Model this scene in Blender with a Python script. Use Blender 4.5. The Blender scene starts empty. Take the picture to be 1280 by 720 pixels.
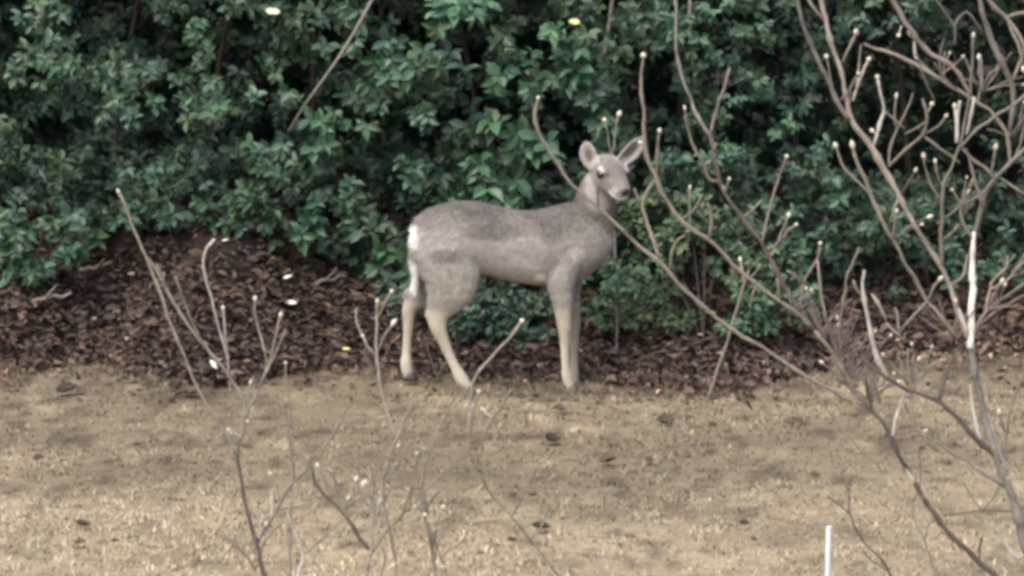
import bpy, math, random
import numpy as np
from mathutils import Vector, Matrix, noise as mnoise

random.seed(7)
rng = np.random.default_rng(7)
S = bpy.context.scene
COL = S.collection

# ------------------------------------------------------------------ camera, sky, sun, exposure
CAM_D, CAM_H, FPX = 20.0, 3.347, 5400.0          # metres behind the deer, eye height, focal length in photo pixels
PITCH = math.radians(8.17)
cam_d = bpy.data.cameras.new('camera')
cam = bpy.data.objects.new('camera', cam_d)
COL.objects.link(cam)
cam.location = (0, -CAM_D, CAM_H)
cam.rotation_euler = (math.pi / 2 - PITCH, 0, 0)
cam_d.sensor_width = 36
cam_d.lens = FPX / 1280 * 36
cam_d.clip_start, cam_d.clip_end = 0.1, 1500
cam_d.dof.use_dof = True
cam_d.dof.focus_distance = 20.6
cam_d.dof.aperture_fstop = 10
S.camera = cam

SUN_EL, SUN_AZ = math.radians(58), math.radians(215)   # azimuth clockwise from +Y: behind the camera, a little to its left
world = bpy.data.worlds.new('World')
S.world = world
world.use_nodes = True
wn = world.node_tree
sky = wn.nodes.new('ShaderNodeTexSky')
sky.sky_type = 'NISHITA'
sky.sun_disc = False
sky.sun_elevation = SUN_EL
sky.sun_rotation = SUN_AZ
sky.air_density, sky.dust_density, sky.ozone_density = 1.0, 6.0, 1.0
wn.links.new(sky.outputs[0], wn.nodes['Background'].inputs[0])
wn.nodes['Background'].inputs[1].default_value = 0.11
sun_d = bpy.data.lights.new('sun', 'SUN')
sun_d.energy = 1.4
sun_d.angle = math.radians(60)
sun_d.color = (1.0, 0.985, 0.92)
sun = bpy.data.objects.new('sun', sun_d)
COL.objects.link(sun)
sd = Vector((math.sin(SUN_AZ) * math.cos(SUN_EL), math.cos(SUN_AZ) * math.cos(SUN_EL), math.sin(SUN_EL)))
sun.rotation_euler = sd.to_track_quat('Z', 'Y').to_euler()
S.view_settings.view_transform = 'Standard'
S.view_settings.look = 'None'
S.view_settings.exposure = 1.2
S.view_settings.gamma = 1
S.render.engine = 'CYCLES'
S.cycles.filter_width = 3.7
S.cycles.max_bounces = 6

# ------------------------------------------------------------------ helpers
FW = Vector((0, math.cos(PITCH), -math.sin(PITCH)))
UP = Vector((0, math.sin(PITCH), math.cos(PITCH)))
CP = Vector((0, -CAM_D, CAM_H))


def at(px, py, Y):
    """the point of the place at depth Y that the photograph shows at (px, py)"""
    d = FW + Vector((1, 0, 0)) * ((px - 640) / FPX) + UP * ((360 - py) / FPX)
    return CP + d * ((Y + CAM_D) / d.y)


def topx(P):
    v = Vector(P) - CP
    w = v.dot(FW)
    return 640 + FPX * v.x / w, 360 - FPX * v.dot(UP) / w


def pxsize(Y):
    return (Y + CAM_D) / FPX * 1.01               # metres per photo pixel at depth Y


def nz(x, y, z=0.0, o=0.0):
    return mnoise.noise(Vector((x + o, y - o * 0.7, z + o * 0.3)))


def vnoise(x, y, seed=0):
    """cheap vectorised value noise in -1..1"""
    x = np.asarray(x, float); y = np.asarray(y, float)
    xi, yi = np.floor(x).astype(np.int64), np.floor(y).astype(np.int64)
    xf, yf = x - xi, y - yi
    u, v = xf * xf * (3 - 2 * xf), yf * yf * (3 - 2 * yf)

    def h(a, b):
        n = (a * 374761393 + b * 668265263 + seed * 1442695041) & 0x7fffffff
        n = ((n ^ (n >> 13)) * 1274126177) & 0x7fffffff
        return ((n ^ (n >> 16)) & 0xffff) / 32767.5 - 1
    return (h(xi, yi) * (1 - u) * (1 - v) + h(xi + 1, yi) * u * (1 - v) + h(xi, yi + 1) * (1 - u) * v + h(xi + 1, yi + 1) * u * v)


def fnoise(x, y, seed=0):
    return (vnoise(x, y, seed) + 0.5 * vnoise(x * 2.1, y * 2.1, seed + 1) + 0.25 * vnoise(x * 4.3, y * 4.3, seed + 2)) / 1.4


def mesh_np(name, V, F, mat, tint=None, smooth=False):
    """V (n,3), F (m,k) -> mesh"""
    V = np.asarray(V, np.float32); F = np.asarray(F, np.int32)
    me = bpy.data.meshes.new(name)
    me.vertices.add(len(V)); me.vertices.foreach_set('co', V.ravel())
    k = F.shape[1]
    me.loops.add(F.size); me.loops.foreach_set('vertex_index', F.ravel())
    me.polygons.add(len(F))
    me.polygons.foreach_set('loop_start', np.arange(0, F.size, k, dtype=np.int32))
    me.polygons.foreach_set('use_smooth', np.full(len(F), smooth, bool))
    me.update(calc_edges=True)
    if tint is not None:
        t = np.ones((len(V), 4), np.float32); t[:, :3] = tint
        a = me.attributes.new('tint', 'FLOAT_COLOR', 'POINT')
        a.data.foreach_set('color', t.ravel())
    me.materials.append(mat)
    return me


def link(name, me, parent=None, loc=None):
    o = bpy.data.objects.new(name, me)
    COL.objects.link(o)
    if loc is not None:
        o.location = loc
    if parent is not None:
        o.parent = parent
    return o


def tag(o, label=None, cat=None, group=None, kind=None):
    if label: o['label'] = label
    if cat: o['category'] = cat
    if group: o['group'] = group
    if kind: o['kind'] = kind
    return o


def empty(name, loc, label, cat, group=None):
    o = bpy.data.objects.new(name, None)
    COL.objects.link(o)
    o.location = loc
    o.empty_display_size = 0.1
    return tag(o, label, cat, group)


# ------------------------------------------------------------------ materials
def mat_new(name):
    m = bpy.data.materials.new(name); m.use_nodes = True
    nt = m.node_tree
    return m, nt, nt.nodes['Principled BSDF'], nt.nodes, nt.links


def ramp(nodes, stops):
    r = nodes.new('ShaderNodeValToRGB')
    while len(r.color_ramp.elements) > 1:
        r.color_ramp.elements.remove(r.color_ramp.elements[-1])
    for i, (p, c) in enumerate(stops):
        e = r.color_ramp.elements[0] if i == 0 else r.color_ramp.elements.new(p)
        e.position = p; e.color = (*c, 1)
    return r


def noise_tex(nodes, links, scale, detail=6, rough=0.6, coord='Object', vec=None):
    t = nodes.new('ShaderNodeTexNoise')
    t.inputs['Scale'].default_value = scale
    t.inputs['Detail'].default_value = detail
    t.inputs['Roughness'].default_value = rough
    if vec is None:
        tc = nodes.new('ShaderNodeTexCoord'); vec = tc.outputs[coord]
    links.new(vec, t.inputs['Vector'])
    return t


def mix_rgb(nodes, links, fac, a, b, mode='MIX'):
    m = nodes.new('ShaderNodeMix'); m.data_type = 'RGBA'; m.blend_type = mode
    for sock, val in ((m.inputs[0], fac), (m.inputs[6], a), (m.inputs[7], b)):
        if hasattr(val, 'is_linked'):
            links.new(val, sock)
        elif isinstance(val, (int, float)):
            sock.default_value = val
        else:
            sock.default_value = (*val, 1)
    return m.outputs[2]


def mat_tint(name, rough=0.6, spec=0.3, trans=0.0, bump=0.0, bscale=60, mottle=0.0):
    m, nt, b, N, L = mat_new(name)
    a = N.new('ShaderNodeAttribute'); a.attribute_name = 'tint'
    col = a.outputs['Color']
    if mottle:
        t = noise_tex(N, L, bscale, 4)
        r = ramp(N, [(0.3, (1 - mottle,) * 3), (0.7, (1 + mottle,) * 3)])
        L.new(t.outputs['Fac'], r.inputs[0])
        col = mix_rgb(N, L, 1.0, col, r.outputs[0], 'MULTIPLY')
    L.new(col, b.inputs['Base Color'])
    b.inputs['Roughness'].default_value = rough
    b.inputs['Specular IOR Level'].default_value = spec
    if bump:
        t = noise_tex(N, L, bscale, 4)
        bp = N.new('ShaderNodeBump'); bp.inputs['Strength'].default_value = bump; bp.inputs['Distance'].default_value = 0.004
        L.new(t.outputs['Fac'], bp.inputs['Height']); L.new(bp.outputs[0], b.inputs['Normal'])
    if trans:
        tr = N.new('ShaderNodeBsdfTranslucent'); L.new(col, tr.inputs['Color'])
        mx = N.new('ShaderNodeMixShader'); mx.inputs[0].default_value = trans
        L.new(b.outputs[0], mx.inputs[1]); L.new(tr.outputs[0], mx.inputs[2])
        L.new(mx.outputs[0], N['Material Output'].inputs['Surface'])
    return m


M_leaf = mat_tint('evergreen_leaf', 0.48, 0.5, 0.10)
M_dead = mat_tint('dead_leaf', 0.75, 0.25, 0.05)
M_blade = mat_tint('dry_grass_blade', 0.7, 0.2, 0.15)
M_fur_hair = mat_tint('deer_hair', 0.8, 0.15, 0.1)


def mat_bark(name, dark, mid, pale, amount, scale=14):
    m, nt, b, N, L = mat_new(name)
    t = noise_tex(N, L, scale, 5, 0.65)
    t2 = noise_tex(N, L, scale * 7, 4, 0.7)
    r = ramp(N, [(0.25, dark), (0.5, mid), (0.5 + (1 - amount) * 0.4, mid), (0.62 + (1 - amount) * 0.4, pale)])
    L.new(t.outputs['Fac'], r.inputs[0])
    r2 = ramp(N, [(0.3, (0.65,) * 3), (0.7, (1.2,) * 3)])
    L.new(t2.outputs['Fac'], r2.inputs[0])
    c = mix_rgb(N, L, 1.0, r.outputs[0], r2.outputs[0], 'MULTIPLY')
    L.new(c, b.inputs['Base Color'])
    b.inputs['Roughness'].default_value = 0.8
    b.inputs['Specular IOR Level'].default_value = 0.2
    bp = N.new('ShaderNodeBump'); bp.inputs['Strength'].default_value = 0.5; bp.inputs['Distance'].default_value = 0.003
    L.new(t2.outputs['Fac'], bp.inputs['Height']); L.new(bp.outputs[0], b.inputs['Normal'])
    return m


BARK = {
    'dark': mat_bark('dark_bark', (0.05, 0.041, 0.037), (0.105, 0.088, 0.078), (0.34, 0.31, 0.27), 0.45),
    'grey': mat_bark('grey_bark', (0.09, 0.083, 0.074), (0.20, 0.185, 0.162), (0.40, 0.38, 0.34), 0.6),
    'tan': mat_bark('tan_bark', (0.115, 0.102, 0.085), (0.225, 0.20, 0.166), (0.42, 0.395, 0.335), 0.6),
    'pink': mat_bark('pinkish_bark', (0.14, 0.118, 0.104), (0.28, 0.240, 0.214), (0.50, 0.45, 0.415), 0.6),
    'pale': mat_bark('pale_lichen_bark', (0.22, 0.20, 0.175), (0.46, 0.44, 0.40), (0.72, 0.70, 0.65), 0.6),
    'white': mat_bark('highlit_lichen_bark', (0.40, 0.37, 0.33), (0.72, 0.70, 0.66), (0.82, 0.80, 0.77), 0.6),  # pale lichen bark whitened to paint a highlight on one trunk stretch
    'red': mat_bark('reddish_twig_bark', (0.12, 0.092, 0.086), (0.21, 0.165, 0.152), (0.38, 0.32, 0.29), 0.45),
}
M_bud = mat_bark('flower_bud', (0.42, 0.38, 0.30), (0.62, 0.585, 0.49), (0.76, 0.73, 0.65), 0.6, 60)


def mat_plain(name, c, rough=0.5, spec=0.5, var=0.15, scale=30):
    m, nt, b, N, L = mat_new(name)
    t = noise_tex(N, L, scale, 4)
    r = ramp(N, [(0.3, tuple(v * (1 - var) for v in c)), (0.7, tuple(min(1, v * (1 + var)) for v in c))])
    L.new(t.outputs['Fac'], r.inputs[0]); L.new(r.outputs[0], b.inputs['Base Color'])
    b.inputs['Roughness'].default_value = rough
    b.inputs['Specular IOR Level'].default_value = spec
    return m


M_eye = mat_plain('deer_eye', (0.012, 0.009, 0.008), 0.12, 0.6)
M_nose = mat_plain('deer_nose', (0.03, 0.028, 0.032), 0.3, 0.5)
M_hoof = mat_plain('deer_hoof', (0.06, 0.05, 0.045), 0.5, 0.4)
M_stake = mat_plain('white_stake_plastic', (0.58, 0.63, 0.67), 0.45, 0.5, 0.06)
M_petal = mat_plain('pale_petal', (0.80, 0.80, 0.74), 0.6, 0.3, 0.08)
M_yellow = mat_plain('yellow_leaf', (0.62, 0.60, 0.30), 0.6, 0.3, 0.15)

# ------------------------------------------------------------------ ground and leaf bank
BX = np.array([-6, -2.4, -1.2, -0.6, -0.2, 0.4, 1.2, 1.9, 2.6, 6])
BS = np.array([.52, .52, .50, .42, .34, .30, .28, .30, .34, .36])


EDGE = [(0, 466), (60, 460), (100, 455), (150, 470), (190, 475), (230, 486), (265, 484), (300, 479), (340, 476), (400, 462), (440, 461), (500, 468), (600, 477), (700, 478), (800, 481), (860, 484), (900, 485),
        (930, 481), (960, 478), (1000, 470), (1040, 466), (1100, 456), (1200, 444), (1280, 442)]       # where the leaf litter stops, photo columns and rows
EDX = np.array([(p[0] - 640) * (20.4 / FPX) for p in EDGE])
EDY = np.array([CAM_H / math.tan(PITCH + math.atan((p[1] - 360) / FPX)) - CAM_D for p in EDGE])


def edge_y(x):
    x = np.asarray(x, float)
    return np.interp(x, EDX, EDY) + 0.10 * vnoise(x * 4.7, x * 0 + 1.7, 6) + 0.09 * vnoise(x * 11, x * 0 + 2.7, 8)


def ground_z(x, y):
    x = np.asarray(x, float); y = np.asarray(y, float)
    fade = np.exp(-(np.abs(x) / 30) ** 2)
    lawn = (0.018 * fnoise(x * 1.1, y * 1.1, 11) + 0.010 * fnoise(x * 5.5, y * 5.5, 13)) * np.exp(-((np.abs(x) + np.abs(y)) / 14) ** 2)
    t = np.clip(y - edge_y(x), 0, None)
    rise = np.interp(x, BX, BS) * np.where(t < 0.3, t * t / 0.6, t - 0.15)
    rise = np.where(rise > 0.45, 0.45 + 0.22 * np.tanh((rise - 0.45) / 0.22), rise)
    bump = (0.06 * fnoise(x * 2.2, y * 2.6, 21) + 0.035 * fnoise(x * 7, y * 6, 23)) * np.clip(t * 2, 0, 1) * np.exp(-(t / 8) ** 2)
    return lawn + rise * (0.25 + 0.75 * fade) + bump


def gz(x, y):
    return float(ground_z(np.array([x]), np.array([y]))[0])


def ground_py(px, Y):
    """photo row where the lawn at depth Y lies under photo column px"""
    x = at(px, 360, Y).x
    return topx((x, Y, gz(x, Y)))[1]


def grid_mesh(name, xs, ys, zf, mat):
    X, Yg = np.meshgrid(xs, ys, indexing='ij')
    Z = zf(X.ravel(), Yg.ravel())
    V = np.stack([X.ravel(), Yg.ravel(), Z], 1)
    n, m = len(xs), len(ys)
    i = np.arange(n - 1)[:, None] * m + np.arange(m - 1)[None, :]
    F = np.stack([i, i + m, i + m + 1, i + 1], -1).reshape(-1, 4)
    return mesh_np(name, V, F, mat, smooth=True)


def proj_np(x, y, z):
    w = np.stack([x, y, z], -1) - np.array(CP)
    d = np.maximum(w @ np.array(FW), .1)
    return 640 + FPX * w[..., 0] / d, 360 - FPX * (w @ np.array(UP)) / d


PATCHES = ((780, 628, 190, 24, .8), (560, 560, 90, 14, .4), (300, 540, 190, 26, .5), (1010, 548, 150, 20, .5), (60, 556, 80, 14, .6), (900, 640, 90, 20, .5), (640, 520, 200, 12, .35), (1090, 690, 100, 24, .5), (450, 600, 130, 18, .45),
           (1180, 600, 120, 40, .4), (420, 660, 90, 16, .25), (150, 500, 180, 14, .45), (1000, 600, 70, 14, .3), (90, 660, 170, 55, -.4), (250, 650, 150, 45, -.3), (960, 515, 110, 14, -.4), (560, 690, 220, 28, -.35), (800, 700, 120, 16, -.2), (400, 710, 160, 20, -.3))


def lawn_brown(x, y):
    """how brown and dead (plus) or straw bleached (minus) the turf is"""
    x = np.asarray(x, float); y = np.asarray(y, float)
    px, py = proj_np(x, y, 0 * x)
    b = .22 * fnoise(x * 1.3, y * .9, 141) + .12 + .40 * np.clip((655 - py) / 70, -1, 1)
    for cx, cy, rx, ry, s in PATCHES:
        d = ((px - cx) / rx) ** 2 + ((py - cy) / ry) ** 2
        d = d + .9 * fnoise(x * 2.3 + cx, y * 1.1, 127) + .5 * fnoise(x * 8, y * 4, 129)
        b = b + (.25 if s > 0 else .9) * s * np.clip(1.3 - d, 0, 1) * np.clip(.25 + 1.6 * fnoise(x * 5.5, y * 2.6, 123), -.2, 1)
    b = b + .75 * np.clip(fnoise(x * 13, y * 5.2, 131) - .16, 0, 1) / .6 - .5 * np.clip(fnoise(x * 8, y * 3.2, 137) - .2, 0, 1) / .6
    t = np.clip((y - edge_y(x) + .62 + .45 * fnoise(x * 5, y * 3.3, 99)) / .65, 0, 1)
    return np.clip(b + .9 * t * t, -.5, 1.1)


def mat_lawn():
    m, nt, b, N, L = mat_new('dormant_lawn')
    tc = N.new('ShaderNodeTexCoord')
    t1 = noise_tex(N, L, 1.1, 5, 0.6, vec=tc.outputs['Object'])
    t2 = noise_tex(N, L, 9, 6, 0.7, vec=tc.outputs['Object'])
    t3 = noise_tex(N, L, 70, 4, 0.7, vec=tc.outputs['Object'])
    r1 = ramp(N, [(0.32, (0.21, 0.175, 0.122)), (0.5, (0.305, 0.255, 0.178)), (0.68, (0.39, 0.33, 0.23))])
    L.new(t1.outputs['Fac'], r1.inputs[0])
    r2 = ramp(N, [(0.30, (0.45, 0.42, 0.40)), (0.45, (0.9, 0.88, 0.86)), (0.7, (1.15, 1.13, 1.1))])
    L.new(t2.outputs['Fac'], r2.inputs[0])
    r3 = ramp(N, [(0.3, (0.6,) * 3), (0.7, (1.25,) * 3)])
    L.new(t3.outputs['Fac'], r3.inputs[0])
    c = mix_rgb(N, L, 1.0, r1.outputs[0], r2.outputs[0], 'MULTIPLY')
    c = mix_rgb(N, L, 1.0, c, r3.outputs[0], 'MULTIPLY')
    at_ = N.new('ShaderNodeAttribute'); at_.attribute_name = 'tint'
    c = mix_rgb(N, L, at_.outputs['Fac'], c, (0.075, 0.058, 0.047))
    L.new(c, b.inputs['Base Color'])
    b.inputs['Roughness'].default_value = 0.95
    b.inputs['Specular IOR Level'].default_value = 0.1
    bp = N.new('ShaderNodeBump'); bp.inputs['Strength'].default_value = 0.6; bp.inputs['Distance'].default_value = 0.02
    L.new(t3.outputs['Fac'], bp.inputs['Height']); L.new(bp.outputs[0], b.inputs['Normal'])
    return m


def mat_soil():
    m, nt, b, N, L = mat_new('leafy_soil')
    t1 = noise_tex(N, L, 6, 6, 0.7)
    r1 = ramp(N, [(0.3, (0.016, 0.013, 0.012)), (0.55, (0.034, 0.027, 0.024)), (0.75, (0.065, 0.05, 0.042))])
    L.new(t1.outputs['Fac'], r1.inputs[0]); L.new(r1.outputs[0], b.inputs['Base Color'])
    b.inputs['Roughness'].default_value = 0.95
    b.inputs['Specular IOR Level'].default_value = 0.1
    t3 = noise_tex(N, L, 40, 5, 0.7)
    bp = N.new('ShaderNodeBump'); bp.inputs['Strength'].default_value = 0.8; bp.inputs['Distance'].default_value = 0.03
    L.new(t3.outputs['Fac'], bp.inputs['Height']); L.new(bp.outputs[0], b.inputs['Normal'])
    return m


M_lawn, M_soil = mat_lawn(), mat_soil()
far = np.array([7, 9, 13, 20, 35, 70, 150, 400.])
xs = np.concatenate([-far[::-1], np.arange(-5.6, 5.61, 0.05), far])
ys = np.concatenate([-far[::-1] - 3, np.arange(-8.4, 4.01, 0.05), far - 2])


def lawn_z(x, y):
    t = np.clip((y - edge_y(x) - 0.02) * 4, 0, 1)
    return ground_z(x, y) - 0.05 * t


lawn_me = grid_mesh('lawn', xs, ys, lawn_z, M_lawn)
Xl, Yl = np.meshgrid(xs, ys, indexing='ij')
lt4 = np.ones((Xl.size, 4), np.float32)
lt4[:, :3] = np.clip(lawn_brown(Xl.ravel(), Yl.ravel()) * .8, 0, .85)[:, None]
lawn_me.attributes.new('tint', 'FLOAT_COLOR', 'POINT').data.foreach_set('color', lt4.ravel())
tag(link('lawn', lawn_me), kind='structure')
bank_xs = np.concatenate([[-40, -20, -12, -8], np.arange(-5.4, 5.41, 0.06), [8, 12, 20, 40]])
tt = np.concatenate([np.arange(-0.12, 3.0, 0.06), [3.4, 4.0, 4.8, 5.8, 7, 9, 12, 16, 22, 30]])
Xb, Tb = np.meshgrid(bank_xs, tt, indexing='ij')
Yb = Tb + edge_y(Xb)
Zb = ground_z(Xb, Yb) + np.where(Tb < 0.05, (Tb - 0.05) * 0.35, 0.0) + 0.004
nb, mb_ = Xb.shape
ib = np.arange(nb - 1)[:, None] * mb_ + np.arange(mb_ - 1)[None, :]
Fb = np.stack([ib, ib + mb_, ib + mb_ + 1, ib + 1], -1).reshape(-1, 4)
bank = tag(link('leaf_bank', mesh_np('leaf_bank', np.stack([Xb.ravel(), Yb.ravel(), Zb.ravel()], 1), Fb, M_soil, smooth=True)), kind='structure')

# ------------------------------------------------------------------ leaves: one template, many placements
LT = np.array([[0, 0, 0], [.28, .40, .07], [.28, 0, -.02], [.28, -.40, .07], [.66, .38, .03], [.66, 0, -.06], [.66, -.38, .03], [1, 0, -.16]], float)
LF = np.array([[0, 2, 1], [0, 3, 2], [1, 2, 5], [1, 5, 4], [2, 3, 6], [2, 6, 5], [4, 5, 7], [5, 6, 7]])


def unit(v):
    return v / np.maximum(np.linalg.norm(v, axis=-1, keepdims=True), 1e-9)


def leaf_frames(ax, nrm):
    ax = unit(ax)
    nn = unit(nrm - ax * np.sum(nrm * ax, -1, keepdims=True))
    return ax, np.cross(nn, ax), nn


def leaves_mesh(name, P, A, Nn, Ln, W, T, mat, curl=None):
    ax, sd_, nn = leaf_frames(A, Nn)
    t = LT[None].repeat(len(P), 0).copy()
    if curl is not None:
        t[:, :, 2] = t[:, :, 2] * curl[:, None] * 3
    V = (P[:, None] + ax[:, None] * (t[:, :, 0:1] * Ln[:, None, None]) + sd_[:, None] * (t[:, :, 1:2] * W[:, None, None])
         + nn[:, None] * (t[:, :, 2:3] * Ln[:, None, None]))
    F = LF[None] + (np.arange(len(P)) * 8)[:, None, None]
    tint = np.repeat(T, 8, 0)
    return mesh_np(name, V.reshape(-1, 3), F.reshape(-1, 3), mat, tint)


def leaf_variants(name, tints, ratio, mat):
    out = []
    for i, t in enumerate(tints):
        V = LT.copy(); V[:, 1] *= ratio
        V[:, 2] *= 0.8 + 0.25 * i
        out.append(mesh_np(name, V, LF, mat, np.tile(np.array(t), (8, 1))))
    return out


def place_leaf(me, P, A, Nn, L, parent, root_loc, name='leaf'):
    ax, sd_, nn = leaf_frames(np.array([A]), np.array([Nn]))
    M = Matrix(((ax[0][0] * L, sd_[0][0] * L, nn[0][0] * L, P[0] - root_loc[0]),
                (ax[0][1] * L, sd_[0][1] * L, nn[0][1] * L, P[1] - root_loc[1]),
                (ax[0][2] * L, sd_[0][2] * L, nn[0][2] * L, P[2] - root_loc[2]), (0, 0, 0, 1)))
    o = bpy.data.objects.new(name, me)
    COL.objects.link(o)
    o.parent = parent
    o.matrix_basis = M
    return o


# ------------------------------------------------------------------ tubes
def catmull(pts, step):
    pts = [np.array(p, float) for p in pts]
    if len(pts) == 2:
        n = max(2, int(np.linalg.norm(pts[1][:2] - pts[0][:2]) / step))
        return [pts[0] + (pts[1] - pts[0]) * i / n for i in range(n + 1)]
    ext = [2 * pts[0] - pts[1]] + pts + [2 * pts[-1] - pts[-2]]
    out = []
    for i in range(1, len(ext) - 2):
        p0, p1, p2, p3 = ext[i - 1:i + 3]
        n = max(1, int(np.linalg.norm(p2[:2] - p1[:2]) / step))
        for j in range(n):
            t = j / n
            q = 0.5 * (2 * p1 + (p2 - p0) * t + (2 * p0 - 5 * p1 + 4 * p2 - p3) * t * t + (3 * p1 - p0 - 3 * p2 + p3) * t ** 3)
            q[2] = max(q[2], 0.3) if len(q) == 3 else q[2]
            out.append(q)
    out.append(pts[-1])
    return out


def tube_geo(P, R, sides=7, lump=0.0):
    P = np.asarray(P, float); R = np.asarray(R, float)
    T = unit(np.gradient(P, axis=0))
    ref = np.array([0, 1, 0.1])
    U = unit(np.cross(T, ref)); Wv = np.cross(T, U)
    a = np.arange(sides) / sides * 2 * np.pi
    rr = R[:, None] * (1 + lump * rng.normal(size=(len(P), sides)))
    V = P[:, None] + rr[..., None] * (np.cos(a)[None, :, None] * U[:, None] + np.sin(a)[None, :, None] * Wv[:, None])
    V = V.reshape(-1, 3)
    n = len(P)
    i = np.arange(n - 1)[:, None] * sides + np.arange(sides)[None]
    j = np.arange(n - 1)[:, None] * sides + (np.arange(sides)[None] + 1) % sides
    F = np.stack([i, j, j + sides, i + sides], -1).reshape(-1, 4)
    base = len(V)
    V = np.concatenate([V, P[:1] - T[:1] * R[0] * 0.4, P[-1:] + T[-1:] * R[-1] * 0.8])
    k = np.arange(sides); k2 = (k + 1) % sides
    c0 = np.stack([np.full(sides, base), k2, k, np.full(sides, base)], -1)
    e = (n - 1) * sides
    c1 = np.stack([np.full(sides, base + 1), e + k, e + k2, np.full(sides, base + 1)], -1)
    return V, F, np.concatenate([c0, c1])[:, :3]


def geo_mesh(name, V, quads, tris, mat, smooth=True):
    me = bpy.data.meshes.new(name)
    me.from_pydata([tuple(v) for v in V], [], [tuple(int(k) for k in q) for q in quads] + [tuple(int(k) for k in t) for t in tris])
    me.polygons.foreach_set('use_smooth', [smooth] * len(me.polygons))
    me.update()
    me.materials.append(mat)
    return me


def bud_mesh():
    prof = [(-0.9, 0.30), (-0.55, 0.62), (0, 1.0), (0.45, 0.86), (0.85, 0.45), (1.15, 0.12)]
    V, Q = [], []
    for h, r in prof:
        for k in range(8):
            q = r * (1 + 0.10 * math.cos(k * math.pi))
            V.append((q * math.cos(k * math.pi / 4), q * math.sin(k * math.pi / 4), h))
    for i in range(len(prof) - 1):
        for k in range(8):
            Q.append((i * 8 + k, i * 8 + (k + 1) % 8, i * 8 + 8 + (k + 1) % 8, i * 8 + 8 + k))
    V += [(0, 0, -0.95), (0, 0, 1.25)]
    n = len(V)
    Tt = [(n - 2, (k + 1) % 8, k) for k in range(8)] + [(n - 1, (len(prof) - 1) * 8 + k, (len(prof) - 1) * 8 + (k + 1) % 8) for k in range(8)]
    return geo_mesh('flower_bud', V, Q, Tt, M_bud)


ME_bud = bud_mesh()


def kink(pts, r):
    """sharpen the bends of a twig: each inner point gets a near twin, so the growth goes straight between nodes"""
    out = [pts[0]]
    for i in range(1, len(pts) - 1):
        a, b, c = pts[i - 1], pts[i], pts[i + 1]
        k = 0.22
        out.append([b[j] + (a[j] - b[j]) * k for j in range(3)])
        out.append([b[j] + (c[j] - b[j]) * k for j in range(3)])
    out.append(pts[-1])
    return out


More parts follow.
